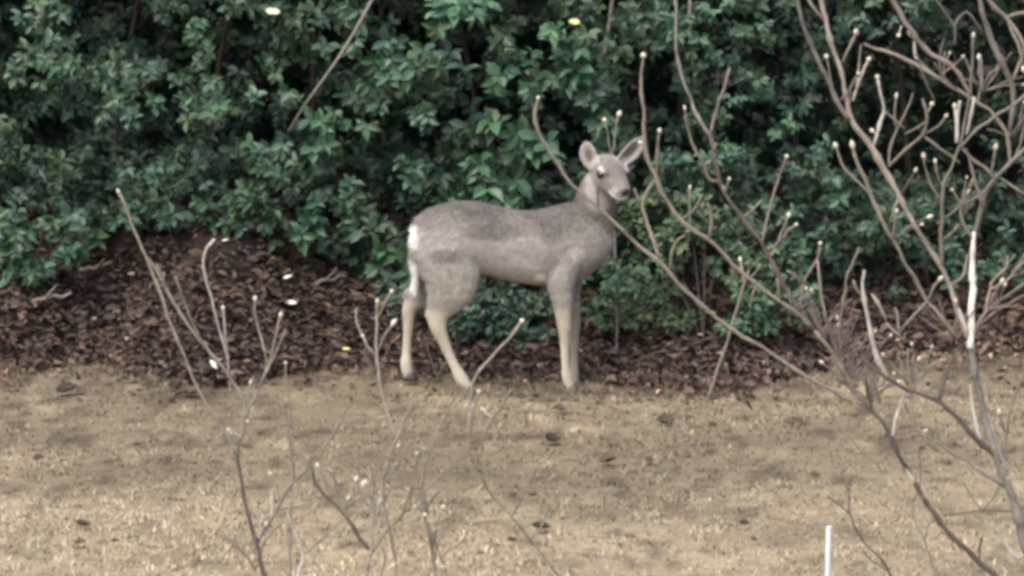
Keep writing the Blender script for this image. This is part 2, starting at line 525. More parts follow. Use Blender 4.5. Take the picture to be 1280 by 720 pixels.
class Plant:
    """a bare shrub: every stem, branch and twig is a mesh of its own under one Empty"""

    def __init__(s, name, label, cat, Y, group=None, seed=1):
        s.Y, s.pts, s.root = Y, [], None
        s.args = (name, label, cat, group)
        s.r = random.Random(seed)
        s.thick = 0.58

    def _base(s, px):
        x = at(px, 360, s.Y).x
        s.loc = Vector((x, s.Y, gz(x, s.Y) - 0.01))
        n, l, c, g = s.args
        s.root = empty(n, s.loc, l, c, g)

    def branch(s, pts, bark='grey', bud=0.0, slope=None, name=None):
        pts = [list(p) if len(p) == 3 else [p[0], p[1], None] for p in pts]
        for i, p in enumerate(pts):
            if p[2] is None:
                p[2] = max(1.4, pts[i - 1][2] * 0.8)
        if s.root is None:
            s._base(pts[0][0])
            pts[0][1] = ground_py(pts[0][0], s.Y) + 4
            Y0 = s.Y
        elif pts[0][1] is None:
            x = pts[0][0]; pts[0][1] = ground_py(x, s.Y) + 4; Y0 = s.Y
        else:
            Y0 = min(s.pts, key=lambda q: (q[0] - pts[0][0]) ** 2 + (q[1] - pts[0][1]) ** 2)[2]
        rmax = max(p[2] for p in pts)
        if slope is None:
            slope = s.r.uniform(-0.3, 0.3)
        q = catmull(kink(pts, s.r), 7)
        P, R, arc = [], [], 0.0
        seed = s.r.uniform(0, 100)
        for i, p in enumerate(q):
            if i: arc += math.hypot(p[0] - q[i - 1][0], p[1] - q[i - 1][1])
            w = min(1.0, arc / 30) * 1.5
            x = p[0] + w * (nz(arc * 0.06, seed) + .6 * nz(arc * .17, seed + 5)); y = p[1] + w * (nz(arc * 0.06, seed + 40) + .6 * nz(arc * .17, seed + 60))
            Y = Y0 + slope * arc * pxsize(s.Y) + 0.015 * nz(arc * 0.03, seed + 9)
            s.pts.append((p[0], p[1], Y))
            P.append(at(x, y, Y) - s.loc)
            node = 1 + 0.35 * nz(arc * 0.09, seed + 77) + (0.38 if (i % 8 == 3) else 0)
            R.append(p[2] * pxsize(Y) * node * s.thick)
        V, Q, Tt = tube_geo(P, R, 8 if rmax > 4 else 6, 0.05)
        nm = name or ('stem' if rmax >= 6 else 'branch' if rmax >= 3 else 'twig')
        o = link(nm, geo_mesh(nm, V, Q, Tt, BARK[bark]), s.root)
        if bud:
            s.bud(o, P[-1], P[-1] - P[-2], bud * pxsize(s.Y))
        return o

    def bud(s, parent, p, d, r):
        r *= s.r.uniform(.62, 1.0); e = s.r.uniform(.85, 1.6)
        b = bpy.data.objects.new('flower_bud', ME_bud)
        COL.objects.link(b)
        b.parent = parent
        q = Vector(d).normalized().to_track_quat('Z', 'Y')
        b.matrix_basis = Matrix.Translation(Vector(p) + Vector(d).normalized() * r * 0.6) @ q.to_matrix().to_4x4() @ Matrix.Diagonal((r, r * s.r.uniform(.8, 1), r * e, 1))

    def spray(s, x, y, n, spread, length, bark, ang=-90, buds=0.4, r=1.8):
        """n thin twigs from about (x, y)"""
        for k in range(n):
            a = math.radians(ang + s.r.uniform(-spread, spread)); l = length * s.r.uniform(0.5, 1.1)
            x0, y0 = x + s.r.uniform(-8, 8), y + s.r.uniform(-6, 6)
            b = a + s.r.uniform(-0.35, 0.35)
            s.branch([(x0, y0, r), (x0 + l * .5 * math.cos(a), y0 + l * .5 * math.sin(a), r * .9),
                      (x0 + l * (.5 * math.cos(a) + .5 * math.cos(b)), y0 + l * (.5 * math.sin(a) + .5 * math.sin(b)), r * .7)],
                     bark, bud=3.2 if s.r.random() < buds else 0)
# ------------------------------------------------------------------ the deer
DK = 1 / 266.0                                     # metres per photo pixel at the deer


def dp(px, py, y=0.0):
    """deer point: column and row of the photograph in the deer's own plane, y metres across it"""
    return np.array([(px - 640) * DK, y, (487 - py) * DK / 0.988])


def ring_loft(sections, sides=20, p=2.3):
    """sections: (centre, u axis * radius, v axis * radius); closed superellipse rings"""
    a = np.arange(sides) / sides * 2 * np.pi
    ca, sa = np.cos(a), np.sin(a)
    ca = np.sign(ca) * np.abs(ca) ** (2 / p); sa = np.sign(sa) * np.abs(sa) ** (2 / p)
    V = np.concatenate([c[None] + ca[:, None] * u[None] + sa[:, None] * v[None] for c, u, v in sections] + [sections[0][0][None], sections[-1][0][None]])
    F = []
    n = len(sections)
    for i in range(n - 1):
        for k in range(sides):
            k2 = (k + 1) % sides
            F.append((i * sides + k, i * sides + k2, (i + 1) * sides + k2, (i + 1) * sides + k))
    b = n * sides
    for k in range(sides):
        k2 = (k + 1) % sides
        F.append((b, k2, k)); F.append((b + 1, (n - 1) * sides + k, (n - 1) * sides + k2))
    return V, F


def resample(rows, n):
    rows = np.array(rows, float)
    q = catmull([tuple(r) for r in rows], 1e9) if False else rows
    d = np.r_[0, np.cumsum(np.linalg.norm(np.diff(q[:, :3], axis=0), axis=1) + 1e-6)]
    t = np.linspace(0, d[-1], n)
    # monotone smooth: linear then box filter
    out = np.stack([np.interp(t, d, q[:, k]) for k in range(q.shape[1])], 1)
    for _ in range(3):
        out[1:-1] = 0.25 * out[:-2] + 0.5 * out[1:-1] + 0.25 * out[2:]
    return out


def limb(rows, n=40):
    """rows: px, py, y(m), fore-aft radius px, lateral radius px"""
    rs = resample([(r[0], r[1], r[2] / DK, r[3], r[4]) for r in rows], n)
    P = np.array([dp(r[0], r[1], r[2] * DK) for r in rs])
    T = unit(np.gradient(P, axis=0))
    lat = np.tile(np.array([0, 1.0, 0]), (n, 1)); lat = unit(lat - T * np.sum(lat * T, -1, keepdims=True))
    fore = np.cross(T, lat)
    return ring_loft([(P[i], fore[i] * rs[i, 3] * DK, lat[i] * rs[i, 4] * DK) for i in range(n)], 16, 2.1)


parts = []
# torso: px, top row, bottom row, half width (px)
tor = [(515, 284, 312, 7), (520, 274, 332, 17), (530, 266, 352, 27), (545, 260, 362, 35), (562, 255.5, 362, 39), (582, 253.5, 352, 40),
       (605, 256, 345, 39), (640, 265.5, 354, 40), (668, 266.5, 359, 41), (690, 261, 359, 39), (708, 256, 356, 36), (730, 258, 350, 32),
       (744, 264, 341, 27), (756, 274, 330, 20), (765, 286, 316, 11)]
ts = np.array(tor, float)
tx = np.linspace(515, 765, 60)
tors = np.stack([np.interp(tx, ts[:, 0], ts[:, k]) for k in range(4)], 1)
for _ in range(4):
    tors[1:-1] = 0.25 * tors[:-2] + 0.5 * tors[1:-1] + 0.25 * tors[2:]
secs = []
for x, t, b, w in tors:
    c = dp(x, (t + b) / 2)
    secs.append((c, np.array([0, w * DK, 0]), np.array([0, 0, (b - t) / 2 * DK])))
parts.append(ring_loft(secs, 28, 2.25))
# neck: px, py, y, half width along the picture, half depth
NK = [(722, 312, 0, 34, 24), (731, 295, 0, 34, 24), (738, 278, -.005, 32, 22), (743, 262, -.015, 26.5, 20), (745, 248, -.025, 25, 19), (747.5, 234, -.03, 22, 17), (752, 222, -.035, 16.5, 15)]
rs = resample([(r[0], r[1], r[2] / DK, r[3], r[4]) for r in NK], 30)
P = np.array([dp(r[0], r[1], r[2] * DK) for r in rs])
secs = []
for i in range(30):
    T = unit(np.gradient(P, axis=0))[i]
    lat = np.array([0, 1.0, 0]); lat = unit(lat - T * lat.dot(T))
    secs.append((P[i], np.cross(T, lat) * rs[i, 3] * DK, lat * rs[i, 4] * DK))
parts.append(ring_loft(secs, 22, 2.1))
# head frame: poll at (754,203), muzzle down right and towards the viewer
POLL = dp(752, 208, -0.035)
NOSE = dp(779.5, 236.5, -0.035 - 42 * DK)
HA = unit(NOSE - POLL)
HLEN = float(np.linalg.norm(NOSE - POLL))
HL = unit(np.cross(HA, np.array([0, 0, 1.0])))      # lateral, towards the deer's right
HU = np.cross(HL, HA)


def hp(t, l, u):
    return POLL + HA * HLEN * t + HL * l * DK + HU * u * DK


HS = [(-0.16, 9, 10, -4), (-0.05, 16, 17, -3), (0.12, 20, 20, -2), (0.30, 21.5, 20.5, -2), (0.42, 20.5, 19.5, -3), (0.52, 18.5, 17.5, -4), (0.64, 15.5, 15, -5),
      (0.78, 12.8, 12.5, -5.5), (0.90, 11.6, 11, -5.5), (0.98, 10, 9.5, -5.5), (1.03, 6.0, 6.5, -5.5)]
hs = np.array(HS)
tq = np.linspace(-0.16, 1.03, 40)
hq = np.stack([np.interp(tq, hs[:, 0], hs[:, k]) for k in range(4)], 1)
for _ in range(2):
    hq[1:-1] = 0.25 * hq[:-2] + 0.5 * hq[1:-1] + 0.25 * hq[2:]
parts.append(ring_loft([(hp(t, 0, c), HL * w * DK, HU * h * DK) for t, w, h, c in hq], 20, 2.2))
# brow ridges and cheeks
for sgn in (1, -1):
    c = hp(0.37, 15.5 * sgn, 8.5)
    parts.append(ring_loft([(c + HA * k * DK, HL * math.sqrt(max(0.02, 1 - (k / 12) ** 2)) * 5.5 * DK, HU * math.sqrt(max(0.02, 1 - (k / 12) ** 2)) * 4.5 * DK) for k in np.linspace(-12, 12, 9)], 12, 2))


# ears: cupped blades whose hollow faces the viewer
def ear(base, tip, hollow, width, bend):
    A = tip - base; Ln = np.linalg.norm(A); A = A / Ln
    Hn = unit(hollow - A * hollow.dot(A)); Sd = np.cross(A, Hn)
    n, m = 16, 11
    s = np.linspace(0, 1, n)
    wprof = np.interp(s, [0, .12, .3, .5, .7, .86, .95, 1], [.50, .64, .88, 1.0, .92, .66, .40, .16]) * width * DK
    cup = np.interp(s, [0, .2, .5, .8, 1], [1.0, 0.85, .55, .35, .2])
    outer, inner = [], []
    for i in range(n):
        for j in range(m):
            a = (j / (m - 1) * 2 - 1)
            th = a * (0.6 + 1.0 * cup[i])
            rad = wprof[i] / math.sin(min(1.5, 0.6 + 1.0 * cup[i]))
            o = Sd * math.sin(th) * rad + Hn * (1 - math.cos(th)) * rad
            c = base + A * Ln * s[i] + Hn * bend * DK * s[i] ** 2
            thick = 2.1 * DK * (1 - 0.45 * abs(a))
            nn = -unit(Sd * math.sin(th) - Hn * math.cos(th))
            outer.append(c + o - nn * thick); inner.append(c + o + nn * thick)
    V = np.array(outer + inner)
    F = []
    o2 = n * m
    for i in range(n - 1):
        for j in range(m - 1):
            k = i * m + j
            F.append((k, k + 1, k + m + 1, k + m)); F.append((o2 + k, o2 + k + m, o2 + k + m + 1, o2 + k + 1))
    for i in range(n - 1):
        for j, fl in ((0, 0), (m - 1, 1)):
            k = i * m + j
            F.append((k, k + m, o2 + k + m, o2 + k) if not fl else (k, o2 + k, o2 + k + m, k + m))
    for j in range(m - 1):
        F.append((j, o2 + j, o2 + j + 1, j + 1)); k = (n - 1) * m + j
        F.append((k, k + 1, o2 + k + 1, o2 + k))
    return V, F


EAR = [(dp(740, 213, -0.045), dp(731.5, 180.5, -0.03), np.array([-0.25, -1, 0.05]), 10.5, 3),
       (dp(769, 207, -0.07), dp(803, 175, -0.02), np.array([0.2, -1, -0.25]), 10.5, 3)]
for e in EAR:
    parts.append(ear(*e))
# near front leg, far front leg, near hind leg, far hind leg
YN, YF = -0.085, 0.085
parts.append(limb([(716, 290, -.05, 26, 18), (709, 318, -.075, 26, 17), (702, 342, YN, 20, 13.5), (701, 360, YN, 16, 12), (702.5, 380, YN, 12.5, 10), (704, 396, YN, 9.6, 8.6), (705, 408, YN, 9.0, 8.4),
                   (705.5, 420, YN, 6.6, 6.2), (706, 440, YN, 5.4, 5.2), (707, 458, YN, 5.2, 5.1), (708, 468, YN, 7.2, 6.6), (711, 478, YN, 6.2, 6), (713, 484, YN, 6.4, 6), (714, 487, YN, 5, 5)], 60))
parts.append(limb([(722, 300, .05, 26, 18), (719, 325, .075, 24, 17), (713, 348, YF, 17, 13), (713, 365, YF, 13, 11), (715, 383, YF, 10.5, 9.4), (717, 402, YF, 8.4, 8), (717.5, 414, YF, 8.4, 8),
                   (718, 426, YF, 6.2, 6), (718, 446, YF, 5.2, 5.2), (718, 462, YF, 5, 5), (718, 472, YF, 6.6, 6.4), (717, 481, YF, 6.2, 6), (719, 486, YF, 6.2, 6), (720, 489, YF, 5, 5)], 60))
parts.append(limb([(548, 292, -.05, 36, 20), (556, 318, -.075, 36, 22), (565, 338, -.09, 37, 20), (565, 354, -.095, 34, 17), (559, 370, -.09, 27, 14), (552, 383, -.085, 19.5, 11), (547, 395, YN, 13, 9),
                   (548, 407, YN, 10.8, 8.2), (554.5, 424, YN, 7.2, 6.2), (562.5, 443, YN, 5.9, 5.3), (570, 459, YN, 5.9, 5.3), (576, 470, YN, 8.4, 7), (582, 479, YN, 7, 6.4), (586, 484, YN, 7, 6.4), (588, 487, YN, 5, 5)], 70))
parts.append(limb([(540, 300, .05, 26, 20), (542, 325, .08, 30, 20), (545, 345, .09, 29, 17), (540, 360, .09, 25, 13), (529, 373, YF, 19, 10), (517, 382, YF, 12.5, 8.8),
                   (511.5, 392, YF, 9.2, 7.8), (510.5, 410, YF, 6.8, 6.2), (509, 430, YF, 5.5, 5.2), (508, 448, YF, 5.5, 5.2), (507, 461, YF, 7.7, 6.8), (508.5, 469, YF, 6.8, 6.2), (510, 475, YF, 6.8, 6.2), (511, 479, YF, 5, 5)], 70))
# hock points and elbows
for c, r1, r2 in ((dp(538.5, 391, YN), 6.5, 10), (dp(509.5, 376, YF), 5.5, 10), (dp(690, 340, -.10), 9, 8)):
    parts.append(ring_loft([(c + np.array([0, 0, k * DK]), np.array([r1 * DK, 0, 0]) * math.sqrt(max(.02, 1 - (k / r2) ** 2)), np.array([0, 5.5 * DK, 0]) * math.sqrt(max(.02, 1 - (k / r2) ** 2))) for k in np.linspace(-r2, r2, 7)], 12, 2))
# tail
parts.append(limb([(526, 276, 0, 7, 9), (520.5, 288, 0, 5.5, 11), (519.5, 305, 0, 4.5, 12), (521, 325, 0, 4.5, 12), (523, 345, 0, 4.5, 11), (522.5, 360, 0, 4, 8.5), (521, 371, 0, 2.6, 4)], 30))

VV, FFc, off = [], [], 0
for V, F in parts:
    VV.append(V); FFc += [tuple(i + off for i in f) for f in F]; off += len(V)
me0 = bpy.data.meshes.new('deer_union')
me0.from_pydata([tuple(v) for v in np.concatenate(VV)], [], FFc)
me0.update()
tmp = bpy.data.objects.new('deer_union', me0)
COL.objects.link(tmp)
md = tmp.modifiers.new('remesh', 'REMESH'); md.mode = 'VOXEL'; md.voxel_size = 0.0056; md.use_smooth_shade = True
ms = tmp.modifiers.new('smooth', 'SMOOTH'); ms.factor = 0.5; ms.iterations = 7
dg = bpy.context.evaluated_depsgraph_get()
body_me = bpy.data.meshes.new_from_object(tmp.evaluated_get(dg), depsgraph=dg)
bpy.data.objects.remove(tmp)
body_me.name = 'body'
n = len(body_me.vertices)
BV = np.empty(n * 3, np.float32); body_me.vertices.foreach_get('co', BV); BV = BV.reshape(-1, 3).astype(float)
BN = np.empty(n * 3, np.float32); body_me.vertices.foreach_get('normal', BN); BN = BN.reshape(-1, 3).astype(float)


def fur_colour(P, Nn):
    """coat colour from the place on the body; rows and columns as in dp()"""
    px = P[:, 0] / DK + 640; py = 487 - P[:, 2] * 0.988 / DK; y = P[:, 1]
    nq = fnoise(px / 16, py / 16 + y * 12, 31)[:, None]
    nf = fnoise(px / 4.5, py / 4.5 + y * 40, 37)[:, None]

    def sm(a, b, v):
        t = np.clip((v - a) / (b - a), 0, 1)
        return (t * t * (3 - 2 * t))[:, None]

    def blob(cx, cy, rx, ry, soft=0.4):
        d = np.sqrt(((px - cx) / rx) ** 2 + ((py - cy) / ry) ** 2)
        return 1 - sm(1 - soft, 1 + soft, d)

    def near(c, r, soft=0.4):
        d = np.linalg.norm(P - c, axis=1) / (r * DK)
        return 1 - sm(1 - soft, 1 + soft, d)

    def mix(c, t, col):
        return c * (1 - t) + np.array(col) * t

    back = np.array([0.100, 0.090, 0.081]); side = np.array([0.285, 0.260, 0.241])
    c = back + (side - back) * sm(260, 304, py + 9 * fnoise(px / 22, py / 22, 43))
    c = c * (1 + 0.10 * nq + 0.10 * nf)
    # darker saddle between shoulder and flank, pale flank, belly and groin
    c = mix(c, 0.75 * blob(618, 288, 34, 11), (0.105, 0.094, 0.087))
    c = mix(c, 0.75 * blob(689, 282, 15, 20), (0.115, 0.102, 0.095))
    c = mix(c, 0.75 * blob(640, 338, 50, 16), (0.40, 0.365, 0.335))
    c = mix(c, 0.9 * sm(-0.35, -0.8, Nn[:, 2]) * sm(330, 350, py) * (1 - sm(365, 380, py)) * sm(580, 610, px), (0.46, 0.42, 0.37))
    c = mix(c, 0.9 * blob(676, 345, 7, 5), (0.78, 0.74, 0.68))
    c = mix(c, 0.7 * blob(583, 362, 18, 12), (0.48, 0.42, 0.35))
    c = mix(c, 0.75 * blob(558, 318, 20, 9), (0.115, 0.10, 0.09))
    c = mix(c, 0.6 * blob(722, 318, 9, 9), (0.44, 0.40, 0.37))
    c = mix(c, 0.5 * blob(560, 352, 40, 22), (0.31, 0.275, 0.24))
    # legs pale tan below the joints, whiter at the front edge of the foreleg
    leg = sm(372, 402, py)
    c = mix(c, 0.85 * leg, (0.385, 0.33, 0.255))
    c = mix(c, 0.55 * blob(549, 400, 13, 10), (0.48, 0.425, 0.34))
    c = mix(c, 0.6 * sm(425, 455, py) * (px < 650)[:, None], (0.50, 0.45, 0.375))
    c = mix(c, 0.6 * sm(410, 450, py) * (px > 650)[:, None] * sm(0.3, -0.6, Nn[:, 0]), (0.52, 0.475, 0.40))
    c = mix(c, 0.6 * sm(380, 395, py) * (px > 690)[:, None] * (y > 0)[:, None], (0.18, 0.155, 0.135))
    c = mix(c, 0.9 * sm(475, 484, py), (0.40, 0.34, 0.27))
    # tail and rump fringe
    rump = sm(527, 519.5, px) * sm(372, 366, py) * np.maximum(sm(512, 516, px), sm(352, 346, py))
    white = np.clip(sm(281, 286, py) * (1 - sm(306, 314, py)) + sm(326, 334, py), 0, 1)
    c = mix(c, rump * white, (0.68, 0.67, 0.65))
    # neck and head
    c = mix(c, 0.55 * sm(275, 240, py) * sm(720, 735, px), (0.25, 0.225, 0.208))
    d = P - POLL
    t = d @ HA / HLEN; l = d @ HL / DK; u = d @ HU / DK
    head = ((t > -0.15) & (np.abs(l) < 26) & (np.abs(u) < 30))[:, None] * sm(258, 246, py)
    c = mix(c, head * 0.8 * sm(0, 8, u), (0.165, 0.146, 0.133))
    c = mix(c, head * 0.7 * sm(0.1, 0.3, t) * sm(-3, -10, u), (0.25, 0.228, 0.213))
    for sg in (1, -1):
        c = mix(c, 0.95 * head * near(hp(0.37, 19.5 * sg, 8.6), 3.6), (0.50, 0.47, 0.45))
        c = mix(c, 0.9 * head * near(hp(0.44, 18.5 * sg, 8.2), 3.6), (0.50, 0.47, 0.45))
        c = mix(c, 0.6 * head * near(hp(0.42, 20 * sg, -2), 6), (0.30, 0.27, 0.25))
        c = mix(c, 0.9 * head * near(hp(0.43, 20 * sg, 2.6), 5.2), (0.05, 0.042, 0.04))
    c = mix(c, 0.6 * head * sm(0.60, 0.72, t) * sm(-4, 4, u), (0.17, 0.155, 0.148))
    c = mix(c, 0.95 * head * sm(0.78, 0.84, t) * (1 - sm(0.93, 0.97, t)) * sm(4, -4, u), (0.38, 0.36, 0.345))
    c = mix(c, 0.95 * head * sm(0.70, 0.78, t) * sm(-6, -10, u), (0.68, 0.66, 0.64))
    c = mix(c, 0.8 * blob(748, 255, 13, 12) * sm(0, -0.03, y), (0.30, 0.27, 0.25))
    c = mix(c, 0.6 * blob(737, 236, 6, 16), (0.36, 0.33, 0.31))
    # ears
    for (b, tp, hol, w, _) in EAR:
        A = tp - b; Ln = np.linalg.norm(A); A = A / Ln
        Hn = unit(hol - A * hol.dot(A)); Sd = np.cross(A, Hn)
        q = P - b
        s_ = q @ A / Ln; sdv = q @ Sd / (w * DK); hv = q @ Hn / DK
        inn = ((s_ > 0.02) & (s_ < 1.1) & (np.abs(sdv) < 1.35) & (np.abs(hv) < 20))[:, None]
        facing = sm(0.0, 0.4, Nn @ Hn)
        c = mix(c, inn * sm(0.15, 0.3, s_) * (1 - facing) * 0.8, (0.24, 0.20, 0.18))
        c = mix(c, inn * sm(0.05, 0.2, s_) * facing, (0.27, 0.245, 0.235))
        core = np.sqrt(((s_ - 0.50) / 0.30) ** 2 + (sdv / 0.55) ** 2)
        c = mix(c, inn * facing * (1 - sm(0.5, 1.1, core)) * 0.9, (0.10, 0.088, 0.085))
        c = mix(c, inn * sm(0.05, 0.0, s_ * 0 + np.abs(s_ - 0.12) - 0.1) * facing * 0.6, (0.33, 0.305, 0.29))
        rim = sm(0.75, 1.0, np.sqrt(np.clip((s_ - .45) / .55, 0, 2) ** 4 + sdv ** 4))
        c = mix(c, inn * rim * 0.25 * sm(.3, .5, s_), (0.22, 0.19, 0.18))
    return np.clip(c * np.array([1.10, 1.13, 1.13]), 0.01, 0.88)


tint = fur_colour(BV, BN)
t4 = np.ones((n, 4), np.float32); t4[:, :3] = tint
body_me.attributes.new('tint', 'FLOAT_COLOR', 'POINT').data.foreach_set('color', t4.ravel())


def mat_fur():
    m, nt, b, N, L = mat_new('deer_coat')
    a = N.new('ShaderNodeAttribute'); a.attribute_name = 'tint'
    tc = N.new('ShaderNodeTexCoord')
    mp = N.new('ShaderNodeMapping'); mp.inputs['Scale'].default_value = (60, 120, 120)
    L.new(tc.outputs['Object'], mp.inputs['Vector'])
    t = noise_tex(N, L, 1.0, 3, 0.6, vec=mp.outputs[0])
    t2 = noise_tex(N, L, 22, 4, 0.6, vec=tc.outputs['Object'])
    r = ramp(N, [(0.3, (0.9,) * 3), (0.7, (1.1,) * 3)]); L.new(t.outputs['Fac'], r.inputs[0])
    r2 = ramp(N, [(0.3, (0.88,) * 3), (0.7, (1.1,) * 3)]); L.new(t2.outputs['Fac'], r2.inputs[0])
    c = mix_rgb(N, L, 1.0, a.outputs['Color'], r.outputs[0], 'MULTIPLY')
    c = mix_rgb(N, L, 1.0, c, r2.outputs[0], 'MULTIPLY')
    L.new(c, b.inputs['Base Color'])
    b.inputs['Roughness'].default_value = 0.9
    b.inputs['Specular IOR Level'].default_value = 0.12
    b.inputs['Sheen Weight'].default_value = 0.15
    b.inputs['Sheen Roughness'].default_value = 0.6
    return m


body_me.materials.clear(); body_me.materials.append(mat_fur())
body_me.polygons.foreach_set('use_smooth', [True] * len(body_me.polygons))
DEER_O = Vector((0, 0.0, gz(0.25, 0.0)))
deer = empty('deer', DEER_O, 'grey brown young deer standing side on at the lawn edge with head turned', 'deer')
link('body', body_me, deer)


def ball(name, c, r, mat, parent, axes=None, seg=14):
    V, Q, Tt = [], [], []
    rows = 9
    for i in range(1, rows):
        th = math.pi * i / rows
        for k in range(seg):
            V.append((math.sin(th) * math.cos(2 * math.pi * k / seg), math.sin(th) * math.sin(2 * math.pi * k / seg), math.cos(th)))
    V += [(0, 0, 1), (0, 0, -1)]
    for i in range(rows - 2):
        for k in range(seg):
            Q.append((i * seg + k, (i + 1) * seg + k, (i + 1) * seg + (k + 1) % seg, i * seg + (k + 1) % seg))
    for k in range(seg):
        Tt.append((len(V) - 2, k, (k + 1) % seg)); Tt.append((len(V) - 1, (rows - 2) * seg + (k + 1) % seg, (rows - 2) * seg + k))
    V = np.array(V)
    V = c + (V[:, 0:1] * axes[0] * r[0] + V[:, 1:2] * axes[1] * r[1] + V[:, 2:3] * axes[2] * r[2]) * DK
    return link(name, geo_mesh(name, V, Q, Tt, mat), parent)


for sg in (1, -1):
    ball('eye', hp(0.425, 19.6 * sg, 2.8), (5.8, 3.6, 4.4), M_eye, deer, (HA, HL, HU))
ball('nose', hp(1.005, 0, -1.0), (3.4, 6.4, 4.6), M_nose, deer, (HA, HL, HU))
for (px, py, y) in ((714.5, 486, YN), (720.5, 487, YF), (588.5, 486, YN), (511.5, 477, YF)):
    for s2 in (-1, 1):
        pass
    c = dp(px, py, y)
    h = ring_loft([(c + np.array([0.006, 0, -0.018]), np.array([0.034, 0, 0]), np.array([0, .026, 0])), (c + np.array([0.004, 0, 0.0]), np.array([0.030, 0, 0]), np.array([0, .025, 0])),
                   (c + np.array([-0.004, 0, 0.022]), np.array([0.025, 0, 0]), np.array([0, .022, 0]))], 14, 2.4)
    link('hoof', geo_mesh('hoof', h[0], [f for f in h[1] if len(f) == 4], [f for f in h[1] if len(f) == 3], M_hoof), deer)

# short coat hairs that soften the outline
tri = body_me.polygons
idx = rng.integers(0, n, 60000)
Pp, Np = BV[idx], BN[idx]
cc = np.repeat((tint[idx] * rng.uniform(0.93, 1.07, (len(idx), 1))), 3, 0)
flow = np.tile(np.array([-0.9, 0, -0.45]), (len(idx), 1))
pxv = Pp[:, 0] / DK + 640; pyv = 487 - Pp[:, 2] * .988 / DK
flow[pyv > 365] = (0.0, 0, -1)
headm = (pyv < 262) & (pxv > 722)
flow[headm] = (-0.3, 0.2, -0.6)
flow = unit(flow - Np * np.sum(flow * Np, -1, keepdims=True) + rng.normal(0, .25, Pp.shape))
hl = np.where(headm, 0.010, np.where(pyv > 380, 0.010, 0.020)) * rng.uniform(.6, 1.2, len(idx))
tailm = (pxv < 523) & (pyv > 280) & (pyv < 374)
hl = np.where(tailm, 0.026, hl)
dirv = unit(flow + Np * 0.30)
sdv = unit(np.cross(dirv, Np)) * 0.0016
tipv = Pp + dirv * hl[:, None]
HV = np.stack([Pp - sdv - Np * .002, Pp + sdv - Np * .002, tipv], 1).reshape(-1, 3)
tag(link('coat_hair', mesh_np('coat_hair', HV, np.arange(len(HV)).reshape(-1, 3), M_fur_hair, cc), deer), kind='stuff')

# ------------------------------------------------------------------ evergreen hedge
SKX = np.array([-400, 0, 60, 130, 200, 260, 340, 420, 465, 500, 540, 570, 640, 700, 745, 790, 840, 900, 960, 1000, 1050, 1100, 1160, 1230, 1280, 1700])
SKY_ = np.array([330, 318, 300, 296, 292, 296, 304, 314, 340, 356, 388, 420, 430, 420, 408, 404, 410, 410, 414, 406, 392, 380, 368, 352, 342, 330])


def front_y(px, py):
    base = np.interp(px, [-400, 0, 300, 430, 520, 600, 900, 1050, 1150, 1280, 1700], [1.55, 1.50, 1.42, 1.25, 1.0, 0.88, 0.88, 1.0, 1.15, 1.25, 1.4])
    up = np.clip((330 - py) / 330, 0, 2)
    return base - 0.07 * up + 0.24 * fnoise(px / 150, py / 150, 41)


# places where the hedge opens onto its dark inside: column, row, radii, strength
HOLES = [(430, 195, 60, 42, .9), (190, 165, 50, 18, .6), (690, 205, 42, 26, .9), (610, 105, 26, 34, .7), (815, 120, 34, 55, .8),
         (500, 250, 40, 30, .7), (1165, 165, 130, 70, .92), (1090, 60, 60, 26, .6), (885, 345, 34, 42, .95), (1235, 250, 60, 70, .85), (1120, 330, 50, 22, .6), (250, 40, 70, 25, .6),
         (165, 15, 30, 20, .6), (960, 55, 30, 40, .5), (840, 190, 40, 24, .7), (720, 150, 30, 30, .5), (945, 300, 26, 18, .5), (1270, 60, 50, 60, .7), (700, 395, 30, 22, .7)]
